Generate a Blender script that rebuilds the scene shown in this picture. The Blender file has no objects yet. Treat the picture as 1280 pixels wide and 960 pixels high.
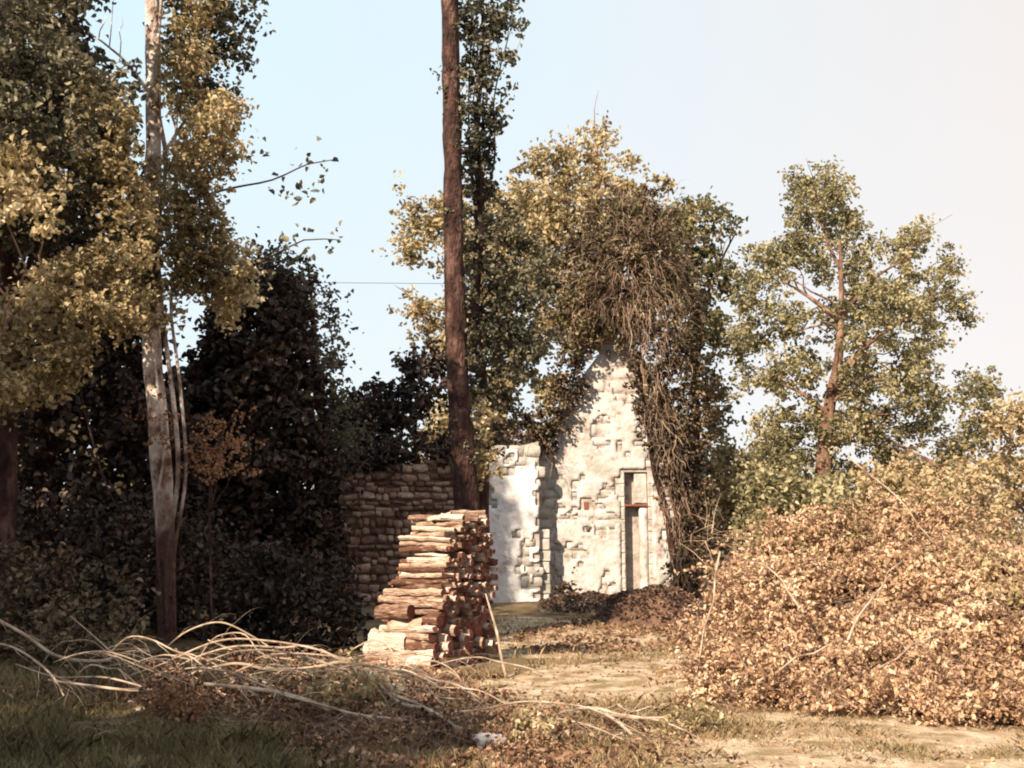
import bpy, math, random
import numpy as np
from mathutils import Vector, noise

random.seed(7)
rng = np.random.default_rng(7)
scene = bpy.context.scene
C = scene.collection

# ------------------------------------------------------------------ camera, sky, sun, exposure
F = 1300.0                      # focal length in photograph pixels (1280 wide)
HORIZON = 690.0                 # photograph row of the horizon
EYE = 1.6
TILT = math.atan((HORIZON - 480.0) / F)
cam_d = bpy.data.cameras.new("camera")
cam_d.sensor_width = 36.0
cam_d.lens = F / 1280.0 * 36.0
cam_d.clip_end = 2000.0
cam = bpy.data.objects.new("camera", cam_d)
C.objects.link(cam)
cam.location = (0, 0, EYE)
cam.rotation_euler = (math.pi / 2 + TILT, 0, 0)
scene.camera = cam

SUN_EL = math.radians(33)
HEAD = Vector((0.60, 0.80, 0))                     # the way the light travels over the ground
light_dir = Vector((HEAD.x * math.cos(SUN_EL), HEAD.y * math.cos(SUN_EL), -math.sin(SUN_EL)))
sun_d = bpy.data.lights.new("sun", 'SUN')
sun_d.energy = 5.0
sun_d.angle = math.radians(0.6)
sun_d.color = (1.0, 0.82, 0.61)
sun = bpy.data.objects.new("sun", sun_d)
C.objects.link(sun)
sun.rotation_euler = light_dir.to_track_quat('-Z', 'Y').to_euler()

world = bpy.data.worlds.new("World")
scene.world = world
world.use_nodes = True
nt = world.node_tree
nt.nodes.clear()
sky = nt.nodes.new('ShaderNodeTexSky')
sky.sky_type = 'NISHITA'
sky.sun_disc = False
sky.sun_elevation = SUN_EL
sky.sun_rotation = math.atan2(-HEAD.x, -HEAD.y)
sky.dust_density = 3.0
tc = nt.nodes.new('ShaderNodeTexCoord')
sep = nt.nodes.new('ShaderNodeSeparateXYZ')
ramp = nt.nodes.new('ShaderNodeValToRGB')
mr = nt.nodes.new('ShaderNodeMapRange')
mr.inputs['From Min'].default_value = -0.6
mr.inputs['From Max'].default_value = 0.6
mul = nt.nodes.new('ShaderNodeVectorMath'); mul.operation = 'SCALE'
mul.inputs['Scale'].default_value = 5.6
mix = nt.nodes.new('ShaderNodeMixRGB')
mix.inputs['Fac'].default_value = 0.06
bg = nt.nodes.new('ShaderNodeBackground')
bg.inputs['Strength'].default_value = 0.1
wo = nt.nodes.new('ShaderNodeOutputWorld')
L = nt.links.new
L(tc.outputs['Generated'], sep.inputs[0])
L(sep.outputs['X'], mr.inputs['Value'])
L(mr.outputs[0], ramp.inputs[0])
e = ramp.color_ramp.elements
e[0].position = 0.10; e[0].color = (0.63, 0.83, 0.95, 1)
e[1].position = 0.90; e[1].color = (0.82, 0.75, 0.71, 1)
m_ = ramp.color_ramp.elements.new(0.52); m_.color = (0.70, 0.80, 0.85, 1)
hz_mr = nt.nodes.new('ShaderNodeMapRange')
hz_mr.inputs['From Min'].default_value = 0.0; hz_mr.inputs['From Max'].default_value = 0.45
hz_mr.inputs['To Min'].default_value = 0.55; hz_mr.inputs['To Max'].default_value = 0.0
hz_mix = nt.nodes.new('ShaderNodeMixRGB'); hz_mix.inputs[2].default_value = (0.88, 0.84, 0.83, 1)
L(sep.outputs['Z'], hz_mr.inputs['Value']); L(hz_mr.outputs[0], hz_mix.inputs[0]); L(ramp.outputs[0], hz_mix.inputs[1])
L(hz_mix.outputs[0], mul.inputs[0])
L(mul.outputs[0], mix.inputs[1])
L(sky.outputs[0], mix.inputs[2])
L(mix.outputs[0], bg.inputs[0])
L(bg.outputs[0], wo.inputs[0])

scene.view_settings.view_transform = 'Standard'
scene.view_settings.look = 'None'
scene.view_settings.exposure = 1.08
scene.view_settings.gamma = 1.0
scene.cycles.filter_width = 2.0
scene.cycles.max_bounces = 5
scene.cycles.diffuse_bounces = 3
scene.cycles.transmission_bounces = 3

# ------------------------------------------------------------------ helpers
CT, ST = math.cos(TILT), math.sin(TILT)

def at(px, py, Y):
    """world point at depth Y seen at photograph pixel (px, py)"""
    dx = (px - 640.0) / F
    dy = (480.0 - py) / F
    vy = CT - dy * ST
    s = Y / vy
    return Vector((dx * s, Y, EYE + (ST + dy * CT) * s))

def at_np(px, py, Y):
    dx = (px - 640.0) / F
    dy = (480.0 - py) / F
    s = Y / (CT - dy * ST)
    return np.stack([dx * s, Y + 0 * px, EYE + (ST + dy * CT) * s], axis=-1)

def hgt(x, y):
    h = 0.07 * noise.noise(Vector((x * 0.35, y * 0.35, 0))) + 0.02 * noise.noise(Vector((x * 1.6, y * 1.6, 3)))
    # a low bank rises under the wood on the left and behind the cut brush on the right
    h += 0.45 * max(0.0, min(1.0, (-x - 3.4) / 3.0)) * max(0.0, min(1.0, (y - 10.5) / 5.0))
    h += 0.30 * max(0.0, min(1.0, (y - 27.5) / 3.0)) * max(0.0, 1 - abs(x - 1.5) / 5.0)
    return h

def ground_at(px, py):
    """ground point seen at a pixel"""
    z = 0.0
    for _ in range(4):
        dx = (px - 640.0) / F
        dy = (480.0 - py) / F
        dirz = ST + dy * CT
        vy = CT - dy * ST
        s = (z - EYE) / min(dirz, -0.01)
        x, y = dx * s, vy * s
        z = hgt(x, y)
    return Vector((x, y, z))

def new_mesh(name, verts, faces, mat=None, smooth=False, mats=None, mat_idx=None):
    me = bpy.data.meshes.new(name)
    me.from_pydata([tuple(v) for v in verts], [], faces)
    for m in (mats or ([mat] if mat else [])):
        me.materials.append(m)
    if mat_idx is not None:
        me.polygons.foreach_set('material_index', mat_idx)
    if smooth:
        me.polygons.foreach_set('use_smooth', [True] * len(me.polygons))
    me.update()
    return me

def np_mesh(name, verts, nper, mat):
    """verts (N, k, 3) -> N polygons of k corners given as list of index tuples nper"""
    N, k, _ = verts.shape
    me = bpy.data.meshes.new(name)
    fl = np.array(nper, dtype=np.int64)             # (f, c)
    f, c = fl.shape
    idx = (fl[None] + (np.arange(N) * k)[:, None, None]).reshape(-1)
    me.vertices.add(N * k)
    me.vertices.foreach_set('co', verts.reshape(-1).astype(np.float32))
    me.loops.add(N * f * c)
    me.loops.foreach_set('vertex_index', idx.astype(np.int32))
    me.polygons.add(N * f)
    me.polygons.foreach_set('loop_start', (np.arange(N * f) * c).astype(np.int32))
    me.polygons.foreach_set('loop_total', np.full(N * f, c, dtype=np.int32))
    me.update(calc_edges=True)
    me.materials.append(mat)
    return me

def link(name, me, parent=None, loc=(0, 0, 0), rot=(0, 0, 0), scale=(1, 1, 1), label=None, cat=None, group=None, kind=None):
    o = bpy.data.objects.new(name, me)
    C.objects.link(o)
    if parent is not None:
        o.parent = parent
        o.location = Vector(loc) - parent.location
    else:
        o.location = loc
    o.rotation_euler = rot
    o.scale = scale
    if label: o['label'] = label
    if cat: o['category'] = cat
    if group: o['group'] = group
    if kind: o['kind'] = kind
    return o

def thing(name, label, cat, loc, group=None):
    return link(name, None, None, loc, label=label, cat=cat, group=group)

def part(name, me, parent, kind=None, label=None):
    """mesh given in world coordinates, parented to a thing whose empty only has a location"""
    o = bpy.data.objects.new(name, me)
    C.objects.link(o)
    o.parent = parent
    o.location = -parent.location
    if kind: o['kind'] = kind
    if label: o['label'] = label
    return o

# ------------------------------------------------------------------ materials
def mat_base(name):
    m = bpy.data.materials.new(name)
    m.use_nodes = True
    n = m.node_tree
    n.nodes.clear()
    out = n.nodes.new('ShaderNodeOutputMaterial')
    return m, n, out

def ramp_node(n, cols, poss=None):
    r = n.nodes.new('ShaderNodeValToRGB')
    el = r.color_ramp.elements
    k = len(cols)
    poss = poss or [i / (k - 1) for i in range(k)]
    el[0].position = poss[0]; el[0].color = (*cols[0], 1)
    el[1].position = poss[-1]; el[1].color = (*cols[-1], 1)
    for i in range(1, k - 1):
        x = el.new(poss[i]); x.color = (*cols[i], 1)
    return r

def leaf_mat(name, cols, trans=0.35, clump_scale=0.9):
    m, n, out = mat_base(name)
    geo = n.nodes.new('ShaderNodeNewGeometry')
    nz = n.nodes.new('ShaderNodeTexNoise'); nz.inputs['Scale'].default_value = clump_scale; nz.inputs['Detail'].default_value = 2
    cmb = n.nodes.new('ShaderNodeMath'); cmb.operation = 'MULTIPLY_ADD'
    cmb.inputs[1].default_value = 0.55
    sub = n.nodes.new('ShaderNodeMath'); sub.operation = 'MULTIPLY_ADD'
    sub.inputs[1].default_value = 1.6; sub.inputs[2].default_value = -0.58
    r = ramp_node(n, cols)
    n.links.new(geo.outputs['Position'], nz.inputs['Vector'])
    n.links.new(nz.outputs['Fac'], sub.inputs[0])
    n.links.new(geo.outputs['Random Per Island'], cmb.inputs[0])
    n.links.new(sub.outputs[0], cmb.inputs[2])
    n.links.new(cmb.outputs[0], r.inputs[0])
    d = n.nodes.new('ShaderNodeBsdfPrincipled')
    d.inputs['Roughness'].default_value = 0.55
    d.inputs['Specular IOR Level'].default_value = 0.35
    t = n.nodes.new('ShaderNodeBsdfTranslucent')
    hs = n.nodes.new('ShaderNodeHueSaturation')
    hs.inputs['Saturation'].default_value = 1.05; hs.inputs['Value'].default_value = 1.15
    n.links.new(r.outputs[0], hs.inputs['Color'])
    n.links.new(hs.outputs[0], t.inputs[0])
    n.links.new(r.outputs[0], d.inputs['Base Color'])
    mx = n.nodes.new('ShaderNodeMixShader'); mx.inputs[0].default_value = trans
    n.links.new(d.outputs[0], mx.inputs[1]); n.links.new(t.outputs[0], mx.inputs[2])
    n.links.new(mx.outputs[0], out.inputs[0])
    return m

def rough_mat(name, cols, scale=3.0, detail=8, bump=0.4, bscale=12.0, rough=0.9, stretch=(1, 1, 1), obj_rand=0.0, poss=None,
              stain=None, stain_scale=0.8, stain_lo=0.5, stain_hi=0.65, coord='pos', bdist=0.03):
    m, n, out = mat_base(name)
    if coord == 'pos':
        geo = n.nodes.new('ShaderNodeNewGeometry'); src = geo.outputs['Position']
    else:
        tcn = n.nodes.new('ShaderNodeTexCoord'); src = tcn.outputs['Object']
    mp = n.nodes.new('ShaderNodeMapping'); mp.inputs['Scale'].default_value = stretch
    n.links.new(src, mp.inputs[0])
    nz = n.nodes.new('ShaderNodeTexNoise'); nz.inputs['Scale'].default_value = scale; nz.inputs['Detail'].default_value = detail
    nz.inputs['Roughness'].default_value = 0.65
    n.links.new(mp.outputs[0], nz.inputs[0])
    r = ramp_node(n, cols, poss)
    fac = nz.outputs['Fac']
    if obj_rand:
        oi = n.nodes.new('ShaderNodeObjectInfo')
        ma = n.nodes.new('ShaderNodeMath'); ma.operation = 'MULTIPLY_ADD'
        ma.inputs[1].default_value = obj_rand; 
        ad = n.nodes.new('ShaderNodeMath'); ad.operation = 'ADD'; ad.inputs[1].default_value = -obj_rand / 2
        n.links.new(oi.outputs['Random'], ma.inputs[0]); n.links.new(fac, ma.inputs[2])
        n.links.new(ma.outputs[0], ad.inputs[0]); fac = ad.outputs[0]
    n.links.new(fac, r.inputs[0])
    col = r.outputs[0]
    if stain:
        n2 = n.nodes.new('ShaderNodeTexNoise'); n2.inputs['Scale'].default_value = stain_scale; n2.inputs['Detail'].default_value = 6
        n.links.new(src, n2.inputs[0])
        mr2 = n.nodes.new('ShaderNodeMapRange'); mr2.inputs['From Min'].default_value = stain_lo; mr2.inputs['From Max'].default_value = stain_hi
        n.links.new(n2.outputs['Fac'], mr2.inputs['Value'])
        mx = n.nodes.new('ShaderNodeMixRGB'); mx.inputs[2].default_value = (*stain, 1)
        n.links.new(mr2.outputs[0], mx.inputs[0]); n.links.new(col, mx.inputs[1]); col = mx.outputs[0]
    b = n.nodes.new('ShaderNodeBsdfPrincipled')
    b.inputs['Roughness'].default_value = rough
    b.inputs['Specular IOR Level'].default_value = 0.2
    n.links.new(col, b.inputs['Base Color'])
    nb = n.nodes.new('ShaderNodeTexNoise'); nb.inputs['Scale'].default_value = bscale; nb.inputs['Detail'].default_value = 6
    n.links.new(mp.outputs[0], nb.inputs[0])
    bp = n.nodes.new('ShaderNodeBump'); bp.inputs['Strength'].default_value = bump; bp.inputs['Distance'].default_value = bdist
    n.links.new(nb.outputs['Fac'], bp.inputs['Height']); n.links.new(bp.outputs[0], b.inputs['Normal'])
    n.links.new(b.outputs[0], out.inputs[0])
    return m

M = {}
M['gold'] = leaf_mat('gold_leaf', [(0.07, 0.052, 0.028), (0.26, 0.20, 0.10), (0.50, 0.40, 0.23), (0.74, 0.63, 0.44)], trans=0.42)
M['olive'] = leaf_mat('olive_leaf', [(0.04, 0.04, 0.02), (0.11, 0.10, 0.045), (0.21, 0.18, 0.085), (0.34, 0.28, 0.15)])
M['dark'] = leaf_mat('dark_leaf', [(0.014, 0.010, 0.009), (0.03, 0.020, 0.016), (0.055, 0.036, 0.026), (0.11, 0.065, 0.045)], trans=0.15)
M['bluegreen'] = leaf_mat('poplar_leaf', [(0.025, 0.024, 0.018), (0.07, 0.065, 0.042), (0.16, 0.145, 0.09), (0.30, 0.26, 0.17)], trans=0.25)
M['oak'] = leaf_mat('oak_leaf', [(0.055, 0.055, 0.032), (0.19, 0.17, 0.09), (0.39, 0.34, 0.19), (0.58, 0.50, 0.32)], trans=0.4)
M['dry'] = leaf_mat('dry_leaf', [(0.09, 0.042, 0.022), (0.40, 0.245, 0.145), (0.62, 0.43, 0.28), (0.76, 0.60, 0.44)], trans=0.28, clump_scale=2.0)
M['russet'] = leaf_mat('russet_leaf', [(0.08, 0.032, 0.018), (0.20, 0.095, 0.05), (0.34, 0.18, 0.10), (0.48, 0.32, 0.2)], trans=0.25)
M['pale'] = leaf_mat('pale_leaf', [(0.18, 0.12, 0.07), (0.34, 0.25, 0.14), (0.48, 0.37, 0.22), (0.6, 0.49, 0.32)])
M['ivy'] = leaf_mat('ivy_leaf', [(0.025, 0.018, 0.011), (0.065, 0.045, 0.028), (0.15, 0.105, 0.062), (0.28, 0.21, 0.13)], trans=0.15)
M['grass'] = leaf_mat('grass_blade', [(0.05, 0.045, 0.022), (0.11, 0.095, 0.045), (0.19, 0.15, 0.075), (0.32, 0.25, 0.14)], clump_scale=1.2)
M['drygrass'] = leaf_mat('dry_grass_blade', [(0.12, 0.10, 0.04), (0.26, 0.19, 0.10), (0.40, 0.29, 0.17), (0.52, 0.40, 0.26)], clump_scale=1.0)
M['litter'] = leaf_mat('leaf_litter', [(0.04, 0.02, 0.012), (0.12, 0.055, 0.035), (0.26, 0.15, 0.09), (0.45, 0.31, 0.21)], trans=0.1, clump_scale=1.3)
M['vinetwig'] = leaf_mat('dead_vine', [(0.07, 0.038, 0.028), (0.15, 0.09, 0.064), (0.28, 0.19, 0.135), (0.46, 0.34, 0.25)], trans=0.0)
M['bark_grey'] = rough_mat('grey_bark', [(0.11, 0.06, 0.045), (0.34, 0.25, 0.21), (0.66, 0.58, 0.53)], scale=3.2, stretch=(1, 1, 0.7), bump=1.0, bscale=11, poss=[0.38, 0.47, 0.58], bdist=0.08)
def foot_shade(m, z0, z1, col):  # mixes a shade tone into the bark colour below a ragged height
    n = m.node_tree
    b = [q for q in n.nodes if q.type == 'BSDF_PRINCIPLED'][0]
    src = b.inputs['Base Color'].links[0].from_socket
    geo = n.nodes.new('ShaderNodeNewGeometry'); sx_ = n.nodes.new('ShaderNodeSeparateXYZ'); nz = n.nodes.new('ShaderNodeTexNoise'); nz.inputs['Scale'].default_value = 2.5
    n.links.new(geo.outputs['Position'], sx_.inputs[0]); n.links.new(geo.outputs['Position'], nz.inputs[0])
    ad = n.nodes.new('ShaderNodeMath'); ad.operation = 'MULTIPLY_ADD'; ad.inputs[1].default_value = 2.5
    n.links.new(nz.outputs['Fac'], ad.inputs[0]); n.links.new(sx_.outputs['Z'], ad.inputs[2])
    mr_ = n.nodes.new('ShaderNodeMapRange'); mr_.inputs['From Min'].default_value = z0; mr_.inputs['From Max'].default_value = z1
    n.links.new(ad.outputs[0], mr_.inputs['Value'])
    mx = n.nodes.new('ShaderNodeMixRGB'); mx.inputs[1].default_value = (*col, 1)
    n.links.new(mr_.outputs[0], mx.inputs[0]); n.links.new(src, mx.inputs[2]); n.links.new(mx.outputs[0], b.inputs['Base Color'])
foot_shade(M['bark_grey'], 2.9, 4.3, (0.085, 0.045, 0.036))  # shade on the left poplar's lower trunk, put into its colour
M['bark_brown'] = rough_mat('brown_bark', [(0.025, 0.012, 0.010), (0.060, 0.030, 0.025), (0.19, 0.11, 0.09)], scale=2.6, stretch=(1.6, 1.6, 0.7), bump=1.0, bscale=12, poss=[0.38, 0.52, 0.70], bdist=0.12)
M['bark_red'] = rough_mat('reddish_bark', [(0.07, 0.035, 0.025), (0.17, 0.095, 0.065), (0.34, 0.22, 0.16)], scale=3, stretch=(1.2, 1.2, 0.5), bump=1.0, bscale=10, poss=[0.34, 0.5, 0.68], bdist=.08)
M['bark_pink'] = rough_mat('pinkish_bark', [(0.12, 0.065, 0.045), (0.28, 0.17, 0.12), (0.42, 0.29, 0.21)], scale=3, stretch=(1.2, 1.2, 0.4), bump=0.7, bscale=9, poss=[0.3, 0.5, 0.72])
M['bleached'] = rough_mat('bleached_branch', [(0.16, 0.10, 0.07), (0.36, 0.27, 0.20), (0.56, 0.46, 0.38)], scale=5, bump=0.4, bscale=20, poss=[0.32, 0.5, 0.68])
M['white_plaster'] = rough_mat('white_limewash', [(0.42, 0.33, 0.28), (0.70, 0.66, 0.65), (0.78, 0.76, 0.76)], scale=2.0, bump=0.8, bscale=7, poss=[0.30, 0.43, 0.6], bdist=0.05)
M['stone'] = rough_mat('limestone_block', [(0.19, 0.15, 0.12), (0.44, 0.395, 0.37), (0.55, 0.51, 0.49)], scale=2.2, bump=0.8, bscale=8, obj_rand=0.08, poss=[0.28, 0.45, 0.62], stain=(0.28, 0.28, 0.24), stain_scale=0.8, stain_lo=0.50, stain_hi=0.70, bdist=0.05)
M['rubble'] = rough_mat('rubble_stone', [(0.10, 0.052, 0.04), (0.28, 0.17, 0.13), (0.54, 0.40, 0.33)], scale=3.5, bump=1.0, bscale=12, obj_rand=0.45, poss=[0.25, 0.5, 0.78], bdist=0.06)
M['mortar'] = rough_mat('lime_mortar', [(0.17, 0.125, 0.10), (0.34, 0.29, 0.255), (0.46, 0.41, 0.38)], scale=4, bump=0.9, bscale=14, poss=[0.3, 0.45, 0.65])
M['dark_mortar'] = rough_mat('earth_mortar', [(0.05, 0.03, 0.022), (0.12, 0.075, 0.055), (0.2, 0.14, 0.10)], scale=4, bump=0.9, bscale=14)
M['plaster'] = rough_mat('old_limewash', [(0.22, 0.155, 0.12), (0.47, 0.425, 0.41), (0.55, 0.525, 0.52)], scale=2.6, bump=0.8, bscale=7, poss=[0.33, 0.47, 0.62], bdist=0.05, stain=(0.31, 0.32, 0.28), stain_scale=1.1, stain_lo=0.50, stain_hi=0.72)
M['red_stone'] = rough_mat('red_brick_stone', [(0.12, 0.04, 0.028), (0.26, 0.11, 0.075)], scale=8, bump=0.5)
M['ground'] = rough_mat('woodland_earth', [(0.055, 0.035, 0.02), (0.13, 0.09, 0.05), (0.24, 0.17, 0.10), (0.34, 0.25, 0.15)], scale=0.9, bump=0.9, bscale=9, poss=[0.3, 0.45, 0.58, 0.72], stain=(0.14, 0.10, 0.055), stain_scale=0.6, stain_lo=0.5, stain_hi=0.6, bdist=0.06)
M['path'] = rough_mat('sandy_path', [(0.22, 0.15, 0.09), (0.40, 0.30, 0.205), (0.52, 0.42, 0.31)], scale=2.6, bump=1.0, bscale=22, poss=[0.34, 0.48, 0.62], stain=(0.22, 0.16, 0.08), stain_scale=2.4, stain_lo=0.5, stain_hi=0.62)
M['mound'] = rough_mat('brown_earth', [(0.05, 0.028, 0.02), (0.13, 0.075, 0.052), (0.24, 0.15, 0.105)], scale=3, bump=1.0, bscale=12, bdist=0.08)
M['log_bark'] = rough_mat('log_bark', [(0.13, 0.06, 0.04), (0.43, 0.30, 0.225), (0.68, 0.57, 0.49)], scale=12, bump=1.0, bscale=30, obj_rand=0.6, poss=[0.28, 0.5, 0.74], stretch=(0.3, 0.6, 2.0), bdist=0.05)
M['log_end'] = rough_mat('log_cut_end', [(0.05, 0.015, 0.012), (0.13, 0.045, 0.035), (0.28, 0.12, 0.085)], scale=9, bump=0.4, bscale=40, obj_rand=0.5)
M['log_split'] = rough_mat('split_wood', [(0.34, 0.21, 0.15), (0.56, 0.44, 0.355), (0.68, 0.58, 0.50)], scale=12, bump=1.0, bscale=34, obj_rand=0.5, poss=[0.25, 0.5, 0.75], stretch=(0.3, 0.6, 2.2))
M['wire'] = rough_mat('cable_rubber', [(0.03, 0.03, 0.03), (0.06, 0.05, 0.05)], bump=0.0)

# ------------------------------------------------------------------ leaves and tubes
LEAF_FACES = [(0, 1, 2, 3), (0, 3, 4, 5)]      # folded pointed leaf, six corners

def leaf_verts(cen, size, updir=0.35, outward=None, aspect=0.62):
    N = len(cen)
    nrm = rng.normal(size=(N, 3))
    nrm /= np.linalg.norm(nrm, axis=1, keepdims=True)
    nrm[:, 2] += updir
    if outward is not None:
        nrm += 0.7 * outward
    nrm /= np.linalg.norm(nrm, axis=1, keepdims=True) + 1e-9
    t = rng.normal(size=(N, 3))
    u = np.cross(nrm, t); u /= np.linalg.norm(u, axis=1, keepdims=True) + 1e-9
    v = np.cross(nrm, u)
    s = size[:, None]
    a = aspect * 0.5
    fold = (0.10 + 0.25 * rng.random((N, 1))) * s
    base = cen - u * s * 0.5
    tip = cen + u * s * 0.5 - nrm * s * 0.18
    l1 = cen - u * s * 0.18 + v * s * a + nrm * fold
    l2 = cen + u * s * 0.22 + v * s * a * 0.8 + nrm * fold * 0.7
    r1 = cen - u * s * 0.18 - v * s * a + nrm * fold
    r2 = cen + u * s * 0.22 - v * s * a * 0.8 + nrm * fold * 0.7
    return np.stack([base, l1, l2, tip, r2, r1], axis=1)

def poly_inside(P, poly):
    x, y = P[:, 0], P[:, 1]
    inside = np.zeros(len(P), bool)
    dmin = np.full(len(P), 1e9)
    n = len(poly)
    for i in range(n):
        x1, y1 = poly[i]; x2, y2 = poly[(i + 1) % n]
        cond = ((y1 > y) != (y2 > y))
        with np.errstate(divide='ignore', invalid='ignore'):
            xi = (x2 - x1) * (y - y1) / ((y2 - y1) if y2 != y1 else 1e-9) + x1
        inside ^= cond & (x < xi)
        ex, ey = x2 - x1, y2 - y1
        t = np.clip(((x - x1) * ex + (y - y1) * ey) / (ex * ex + ey * ey + 1e-9), 0, 1)
        dmin = np.minimum(dmin, np.hypot(x - (x1 + t * ex), y - (y1 + t * ey)))
    return inside, dmin

def crown(poly, Y, thick, n_clump, clump_r, per, size, gap=0.0, gap_scale=40.0, holes=(), flat=0.7, updir=0.35, fuzz=8.0, seed=0, stray=0.05):
    """leaf clumps filling a volume: an outline at its own depth, thick in the middle and thin at the rim"""
    poly = [tuple(map(float, p)) for p in poly]
    xs = [p[0] for p in poly]; ys = [p[1] for p in poly]
    got = []; dd = []
    total = 0
    while total < n_clump:
        P = np.stack([rng.uniform(min(xs), max(xs), n_clump), rng.uniform(min(ys), max(ys), n_clump)], axis=1)
        ins, d = poly_inside(P, poly)
        keep = ins
        for (hx, hy, ha, hb) in holes:
            keep &= ((P[:, 0] - hx) / ha) ** 2 + ((P[:, 1] - hy) / hb) ** 2 > 1
        P = P[keep]; d = d[keep]
        if gap > 0:
            g = np.array([noise.noise(Vector((p[0] / gap_scale, p[1] / gap_scale, seed * 7.3))) for p in P])
            k2 = g > gap - 0.55
            P = P[k2]; d = d[k2]
        got.append(P); dd.append(d); total += len(P)
    P = np.concatenate(got)[:n_clump]; d = np.concatenate(dd)[:n_clump]
    P = P + rng.normal(size=P.shape) * fuzz
    R = max(1.0, np.percentile(d, 90))
    if callable(Y):
        Yb = Y(P[:, 0], P[:, 1])
    else:
        Yb = np.full(len(P), float(Y))
    Yc = Yb + rng.uniform(-1, 1, len(P)) * thick * np.sqrt(np.clip(d / R, 0.02, 1))
    cen = at_np(P[:, 0], P[:, 1], Yc)
    k = rng.poisson(per, len(cen)) + 1
    rep = np.repeat(np.arange(len(cen)), k)
    off = rng.normal(size=(len(rep), 3))
    off /= np.linalg.norm(off, axis=1, keepdims=True)
    outw = off.copy()
    off *= (rng.random((len(rep), 1)) ** 0.5)
    rr = clump_r * rng.uniform(0.4, 1.5, len(cen))[rep][:, None]
    off = off * rr * np.array([1, 1, flat])
    far_ = rng.random((len(rep), 1)) < stray
    off = off * np.where(far_, rng.uniform(1.4, 2.6, (len(rep), 1)), 1.0)
    lc = cen[rep] + off
    lc[:, 2] = np.maximum(lc[:, 2], 0.03)
    sz = size * rng.uniform(0.6, 1.35, len(lc))
    return leaf_verts(lc, sz, updir, outw), cen

def crown_world(c, rad, n_clump, clump_r, per, size):
    o = rng.normal(size=(n_clump, 3)); o /= np.linalg.norm(o, axis=1, keepdims=True)
    cen = np.array(c) + o * (rng.random((n_clump, 1)) ** 0.45) * np.array(rad)
    k = rng.poisson(per, n_clump) + 1
    rep = np.repeat(np.arange(n_clump), k)
    off = rng.normal(size=(len(rep), 3)); off /= np.linalg.norm(off, axis=1, keepdims=True)
    lc = cen[rep] + off * clump_r * rng.random((len(rep), 1)) ** 0.5
    return leaf_verts(lc, size * rng.uniform(0.6, 1.3, len(lc)), 0.3, off), cen

def leaf_mesh(name, V, mat):
    return np_mesh(name, V, LEAF_FACES, mat)

def tube_geo(pts, radii, sides=8, rough=0.0, seed=0.0, step=None):
    pts = [Vector(p) for p in pts]
    if step:   # resample by Catmull-Rom
        q = []; qr = []
        n = len(pts)
        for i in range(n - 1):
            p0 = pts[max(i - 1, 0)]; p1 = pts[i]; p2 = pts[i + 1]; p3 = pts[min(i + 2, n - 1)]
            m = max(1, int((p2 - p1).length / step))
            for k in range(m):
                t = k / m
                q.append(0.5 * ((2 * p1) + (p2 - p0) * t + (2 * p0 - 5 * p1 + 4 * p2 - p3) * t * t + (3 * p1 - p0 - 3 * p2 + p3) * t ** 3))
                qr.append(radii[i] * (1 - t) + radii[i + 1] * t)
        q.append(pts[-1]); qr.append(radii[-1])
        pts, radii = q, qr
    verts = []; faces = []
    n = len(pts)
    ref = Vector((0.3, -1, 0.1)).normalized()
    for i, p in enumerate(pts):
        d = (pts[min(i + 1, n - 1)] - pts[max(i - 1, 0)])
        if d.length < 1e-6: d = Vector((0, 0, 1))
        d.normalize()
        u = ref - d * ref.dot(d)
        if u.length < 0.05:
            u = Vector((1, 0, 0)) - d * d.x
        u.normalize(); w = d.cross(u)
        for s in range(sides):
            a = 2 * math.pi * s / sides
            r = radii[i]
            if rough:
                r *= 1 + rough * noise.noise(Vector((math.cos(a) * 2.0 + seed, math.sin(a) * 2.0, p.z * 1.6 + p.x)))\
                       + rough * 0.5 * noise.noise(Vector((math.cos(a) * 5.0, math.sin(a) * 5.0 + seed, p.z * 4.0)))
            verts.append(p + (u * math.cos(a) + w * math.sin(a)) * r)
    for i in range(n - 1):
        for s in range(sides):
            a = i * sides + s; b = i * sides + (s + 1) % sides
            faces.append((a, b, b + sides, a + sides))
    faces.append(tuple(reversed(range(sides))))
    faces.append(tuple(range((n - 1) * sides, n * sides)))
    return verts, faces

def tube_mesh(name, pts, radii, mat, sides=8, rough=0.0, seed=0.0, step=None):
    v, f = tube_geo(pts, radii, sides, rough, seed, step)
    return new_mesh(name, v, f, mat, smooth=True)

def join_geo(lst):
    V = []; Fc = []
    for v, f in lst:
        o = len(V)
        V += v
        Fc += [tuple(i + o for i in t) for t in f]
    return V, Fc

def px_path(pts, Y):
    return [at(p[0], p[1], Y if len(p) < 3 else p[2]) for p in pts]

def wob(a, b, n=5, amp=0.15):
    a = Vector(a); b = Vector(b)
    out = [a]
    for i in range(1, n):
        t = i / n
        p = a.lerp(b, t)
        p += Vector((random.uniform(-1, 1), random.uniform(-1, 1), random.uniform(-1, 1))) * amp * (b - a).length * 0.25
        p.z += math.sin(t * math.pi) * amp * (b - a).length * 0.4
        out.append(p)
    out.append(b)
    return out

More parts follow.
